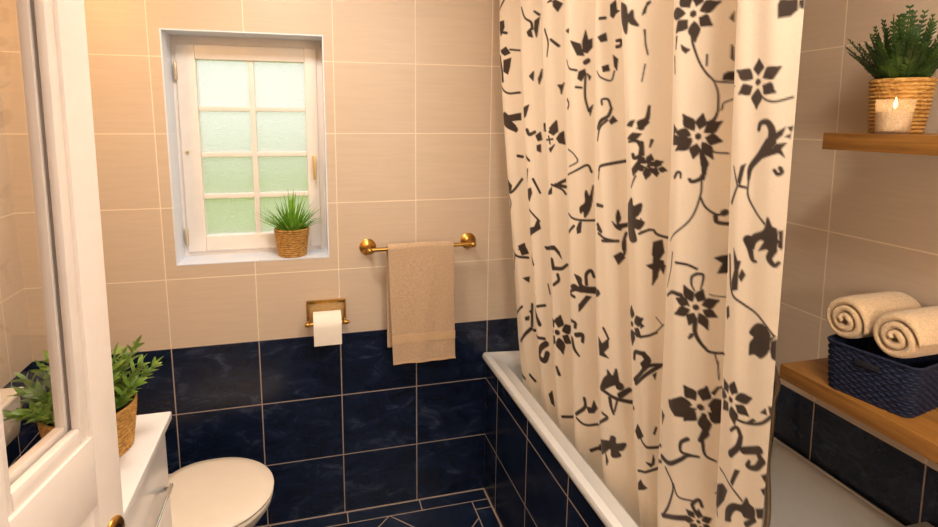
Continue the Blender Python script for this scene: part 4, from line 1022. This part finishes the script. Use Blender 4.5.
# upper shelf: dense needle-leaved fern
SH = 1.526
ps = empty('potted_fern', (1.775, -1.037, SH), 'dark green ferny plant in a woven pot on the upper shelf', 'potted plant', PG)
woven_pot(ps, .048, .0585, .118, 14, n=140, twist=34)
bm = bmesh.new(); R1 = random.Random(9)
for k in range(72):
    f = (k+.5)/72; az = k*2.39996+1.1; tilt = .03+.66*f**.9+R1.uniform(-.12, .12); b = rdir(PI/2, az)*.042*math.sqrt(f)+Vector((0, 0, .112)); 
    L = R1.uniform(.115, .160)*(1-.20*f)
    if math.cos(az) > .3: L *= .55; tilt *= .75
    d = rdir(tilt, az); path = [b+d*L*q+Vector((0, 0, -.16*L*q*q*f)) for q in [j/14 for j in range(15)]]
    tube(bm, path, .0011, 4)
    sd = Vector((-math.sin(az), math.cos(az), 0))
    for j in range(1, 15):
        q = j/14
        for s in (-1, 1):
            ld = (d*.75+sd*s*.75+Vector((0, 0, R1.uniform(-.1, .35)))).normalized()
            blade(bm, path[j], ld, d.cross(ld).cross(ld)+d*.1, R1.uniform(.020, .030)*(1-.62*q), R1.uniform(.0070, .0098)*(1-.4*q), .1, 4, .2)
for v in bm.verts:
    if v.co.x > .104: v.co.x = .104
link('foliage', bm, leafmat('fern_green', srgb(20, 42, 14), srgb(44, 76, 26), srgb(84, 112, 46)), ps, True)

# ------------------------------------------------------------------ oak shelves on the right wall
t = NT('oak'); gr = t.noise(t.mapping((26, 1.6, 26)), 3.2, 5, .6, .6); fi = t.noise(t.mapping((120, 4, 120)), 3, 2)
t.base(t.mix(t.math('MULTIPLY', fi, .35), t.ramp(gr, [(.3, srgb(124, 82, 34)), (.55, srgb(154, 106, 48)), (.75, srgb(172, 124, 62))]), srgb(140, 88, 40)))
t.set(roughness=.38); t.bump(fi, .12, .001); OAK = t.m
SG = 'oak boards on the right wall'
b1 = empty('wall_shelf', (1.763, -1.35, SH-.038), 'upper oak shelf holding the lit candle and the fern', 'shelf', SG)
boxm('board', OAK, b1, 1.643, XR-.001, -1.76, -.975, SH-.038, SH, bevel=.0015, rel=b1.location)
boxm('bracket', DARK, b1, 1.80, XR-.0005, -1.2, -1.16, SH-.043, SH-.037, bevel=.001, rel=b1.location)
BZ = .938
b2 = empty('wall_shelf', (1.763, -1.35, BZ-.038), 'lower oak shelf holding the navy basket of towels', 'shelf', SG)
boxm('board', OAK, b2, 1.643, XR-.001, -1.78, -.926, BZ-.038, BZ, bevel=.0015, rel=b2.location)
boxm('bracket', DARK, b2, 1.80, XR-.0005, -1.2, -1.16, BZ-.043, BZ-.037, bevel=.001, rel=b2.location)

# candle
cd = empty('candle', (1.684, -1.096, SH), 'lit candle in a textured clear glass on the upper shelf', 'candle')
t = NT('pebbled_glass'); vo = t.n('ShaderNodeTexVoronoi'); t.put(vo.inputs['Vector'], t.coord()); vo.inputs['Scale'].default_value = 330
tr = t.n('ShaderNodeBsdfTransparent'); tr.inputs[0].default_value = (.97, .95, .92, 1); gl = t.n('ShaderNodeBsdfGlossy'); gl.inputs['Roughness'].default_value = .12
bp = t.n('ShaderNodeBump'); t.put(bp.inputs['Height'], vo.outputs['Distance']); bp.inputs['Strength'].default_value = 1; bp.inputs['Distance'].default_value = .003; t.t.links.new(bp.outputs[0], gl.inputs['Normal'])
df = t.n('ShaderNodeBsdfTranslucent'); df.inputs[0].default_value = (.95, .85, .72, 1); m1 = t.n('ShaderNodeMixShader'); t.put(m1.inputs[0], t.maprange(vo.outputs['Distance'], .1, .6, .12, .5)); t.t.links.new(tr.outputs[0], m1.inputs[1]); t.t.links.new(df.outputs[0], m1.inputs[2])
m2 = t.n('ShaderNodeMixShader'); m2.inputs[0].default_value = .10; t.t.links.new(m1.outputs[0], m2.inputs[1]); t.t.links.new(gl.outputs[0], m2.inputs[2]); t.t.links.new(m2.outputs[0], t.out.inputs['Surface'])
bm = bmesh.new(); lathe(bm, [(.027, 0), (.029, .002), (.0335, .070), (.0330, .0715), (.0318, .070), (.0275, .006), (.001, .005)], 48, cap=False); link('glass', bm, t.m, cd, True, 60)
t = NT('candle_wax'); t.base(srgb(246, 226, 196)); t.set(roughness=.5); t.b.inputs['Subsurface Weight'].default_value = .6; t.b.inputs['Subsurface Radius'].default_value = (.03, .018, .009); t.b.inputs['Subsurface Scale'].default_value = 1
bm = bmesh.new(); lathe(bm, [(.0268, .0065), (.0298, .047), (.028, .0485), (.010, .0465), (.001, .046)], 40); link('wax', bm, t.m, cd, True, 60)
bm = bmesh.new(); tube(bm, [(0, 0, .046), (.0005, 0, .052), (.0012, 0, .056)], .0007, 6); link('wick', bm, DARK, cd, True)
t = NT('flame'); t.base((1, .6, .2)); t.b.inputs['Emission Color'].default_value = (1, .62, .24, 1); t.b.inputs['Emission Strength'].default_value = 14
bm = bmesh.new(); lathe(bm, [(.0008, .0525), (.0030, .056), (.0040, .060), (.0034, .065), (.0018, .071), (.0004, .076)], 18); link('flame', bm, t.m, cd, True)
cl = lamp('candle_light', 'POINT', (0, 0, .066), .06, (1, .60, .28), .006); cl.parent = cd

# navy woven basket
bk = empty('storage_basket', (1.749, -1.108, BZ), 'navy woven basket with a handle slot on the lower shelf', 'basket', rz=math.radians(11))
t = NT('navy_rope'); n = t.noise(t.mapping((3, 3, 1)), 90, 3); t.base(t.ramp(n, [(.3, srgb(12, 16, 34)), (.6, srgb(26, 32, 58)), (.8, srgb(44, 50, 78))])); t.set(roughness=.75); t.b.inputs['Specular IOR Level'].default_value = .3; NAVYROPE = t.m
hx, hy, bh = .087, .084, .110        # half sizes of the base: towards the wall, along the wall
def bring(off, z, n=40, r=.022):
    fl = .005*z/bh; x, y = hx+fl+off, hy+fl*1.6+off; pts = []; rr = max(.004, r+off)
    segs = [((x, -y+rr), (x, y-rr)), ((x-rr, y), (-x+rr, y)), ((-x, y-rr), (-x, -y+rr)), ((-x+rr, -y), (x-rr, -y))]; arcs = [(x-rr, y-rr, 0), (-x+rr, y-rr, 90), (-x+rr, -y+rr, 180), (x-rr, -y+rr, 270)]
    for (a, b), (ax_, ay, a0) in zip(segs, arcs):
        pts += [(a[0]+(b[0]-a[0])*k/n, a[1]+(b[1]-a[1])*k/n) for k in range(n)]
        pts += [(ax_+rr*math.cos(math.radians(a0+90*k/6)), ay+rr*math.sin(math.radians(a0+90*k/6))) for k in range(6)]
    return pts
rowsN, perR = 16, 6; rings = []
base_pts = bring(0, 0); per_len = [0]
for a, b in zip(base_pts, base_pts[1:]): per_len.append(per_len[-1]+math.hypot(b[0]-a[0], b[1]-a[1]))
Ltot = per_len[-1]+math.hypot(base_pts[0][0]-base_pts[-1][0], base_pts[0][1]-base_pts[-1][1]); nst = 60
for k in range(rowsN*perR+1):
    f = k/(rowsN*perR); c = f*rowsN; ph = c % 1; o = bring(-.003, bh*f); q = bring(.0012, bh*f); ring = []
    for (x, y), (x2, y2), l in zip(o, q, per_len):
        st_ = math.sin(2*PI*nst*l/Ltot/2*1.0+(int(c) % 2)*PI); amt = abs(math.sin(PI*ph))**.7*(.42+.58*st_)
        amt = max(-.2, amt) if k < rowsN*perR else .3
        ring.append((x+(x2-x)*amt, y+(y2-y)*amt, bh*f))
    rings.append(ring)
for off, z in ((.0015, bh+.001), (.002, bh+.003), (.000, bh+.006), (-.003, bh+.006), (-.006, bh+.003), (-.007, bh*.9), (-.007, .006)): rings.append([(x, y, z) for x, y in bring(off, z)])
bm = bmesh.new(); R = loft(bm, rings, cap=False); bm.faces.new(R[0]); bm.faces.new(R[-1])
link('woven_body', bm, NAVYROPE, bk, True, 70)
t = plain('slot_dark', (.004, .004, .008), .8)
bm = bmesh.new(); xs = -(hx+.005*.69+.0052); box(bm, xs-.001, xs+.006, -.024, .024, .080, .093, .004); link('handle_slot', bm, t, bk, True, 40)

# two rolled towels lying across the basket rim
def towel_roll(name, loc, R_, turns, label, L=.185, r0=.004, rz=0, ph0=0):
    o = empty(name, loc, label, 'towel', 'rolled towels in the basket', rz=rz)
    bm = bmesh.new(); pitch = (R_-r0)/turns; N = int(turns*44); th_ = pitch*.535; rings = []
    cross = []
    for k in range(20):
        a = 2*PI*k/20; cx_, cy_ = math.cos(a), math.sin(a)
        cross.append((math.copysign(abs(cx_)**.35, cx_), math.copysign(abs(cy_)**.8, cy_)))
    for i in range(N+1):
        f = i/N; ang = f*turns*2*PI+ph0; rc = r0+(R_-r0-pitch*.5)*f
        end = .35+.65*min(1, (1-f)*14)
        bulge = .006*(1-f)+.0015*math.sin(ang*3)
        ring = []
        for cx_, cy_ in cross:
            r = rc+cy_*th_*end; x = cx_*(L/2)+(-bulge if cx_ < 0 else bulge)*abs(cx_)
            ring.append((x, r*math.cos(ang), r*math.sin(ang)))
        rings.append(ring)
    loft(bm, rings)
    link('rolled_cloth', bm, ROLLM, o, True)
    return o
ZR = BZ+bh+.006
towel_roll('rolled_towel', (1.750, -1.058, ZR+.0500), .0580, 2.7, 'rolled sand towel at the far end of the basket, nearer the curtain', L=.18, rz=math.radians(2), ph0=-.9)
towel_roll('rolled_towel', (1.756, -1.163, ZR+.0500), .0580, 2.6, 'rolled sand towel at the near end of the basket, cut by the picture edge', L=.18, rz=math.radians(2), ph0=-.6)

# ------------------------------------------------------------------ lamps of the room, out of the picture, plus an added fill lamp by the bath
def emis(name, c, s):
    t = NT(name); t.base((.9, .9, .9)); t.b.inputs['Emission Color'].default_value = (*c, 1); t.b.inputs['Emission Strength'].default_value = s; return t.m
for nm, x, y, lab in (('ceiling_lamp', LAMP_CEILING[0], LAMP_CEILING[1], 'round flush ceiling lamp over the bathroom'), ('ceiling_lamp', SPOT_BATH[0], SPOT_BATH[1], 'round flush ceiling lamp by the doorway, over the near end of the bath'), ('ceiling_lamp', .75, -2.75, 'round flush ceiling lamp in the hall')):
    o = empty(nm, (x, y, CEIL), lab, 'lamp')
    bm = bmesh.new(); lathe(bm, [(.17, 0), (.17, -.03), (.16, -.045), (.158, -.03)], 48, cap=False); link('lamp_ring', bm, CHROME, o, True, 40)
    bm = bmesh.new(); lathe(bm, [(.158, -.03), (.155, -.05), (.10, -.07), (.02, -.078)], 48); link('diffuser', bm, emis('lamp_diffuser', SOFT, 3), o, True, 60)
def wall_lamp(loc, rz, label, col):
    o = empty('wall_lamp', loc, label, 'lamp', rz=rz)
    bm = bmesh.new(); lathe(bm, [(.035, .001), (.035, .012), (.01, .016)], 28, (0, 0, 0), 'X'); tube(bm, catmull([(.012, 0, 0), (.07, 0, .03), (.122, 0, .05)], 6), .006, 10); link('arm', bm, BRASS, o, True, 50)
    bm = bmesh.new(); lathe(bm, [(.015, .055), (.05, .045), (.075, .0), (.073, .0), (.048, .043), (.012, .052)], 40, (.122, 0, 0), cap=False); link('lamp_shade', bm, plain('shade_white', srgb(236, 220, 196), .6), o, True, 60)
    bm = bmesh.new(); lathe(bm, [(.008, .05), (.014, .03), (.018, .012), (.010, -.004), (.002, -.008)], 24, (.122, 0, 0)); link('bulb', bm, emis('bulb', col, 8), o, True, 60)
wall_lamp((XL, LAMP_VANITY[1], LAMP_VANITY[2]+.04), 0, 'brass wall lamp with an open shade on the left wall', WARM)
wall_lamp((BATH_FILL[0], YF, BATH_FILL[2]+.04), PI/2, 'added fill lamp with an open shade, unseen, over the near end of the bath', SOFT)  # fixture for the added bath light
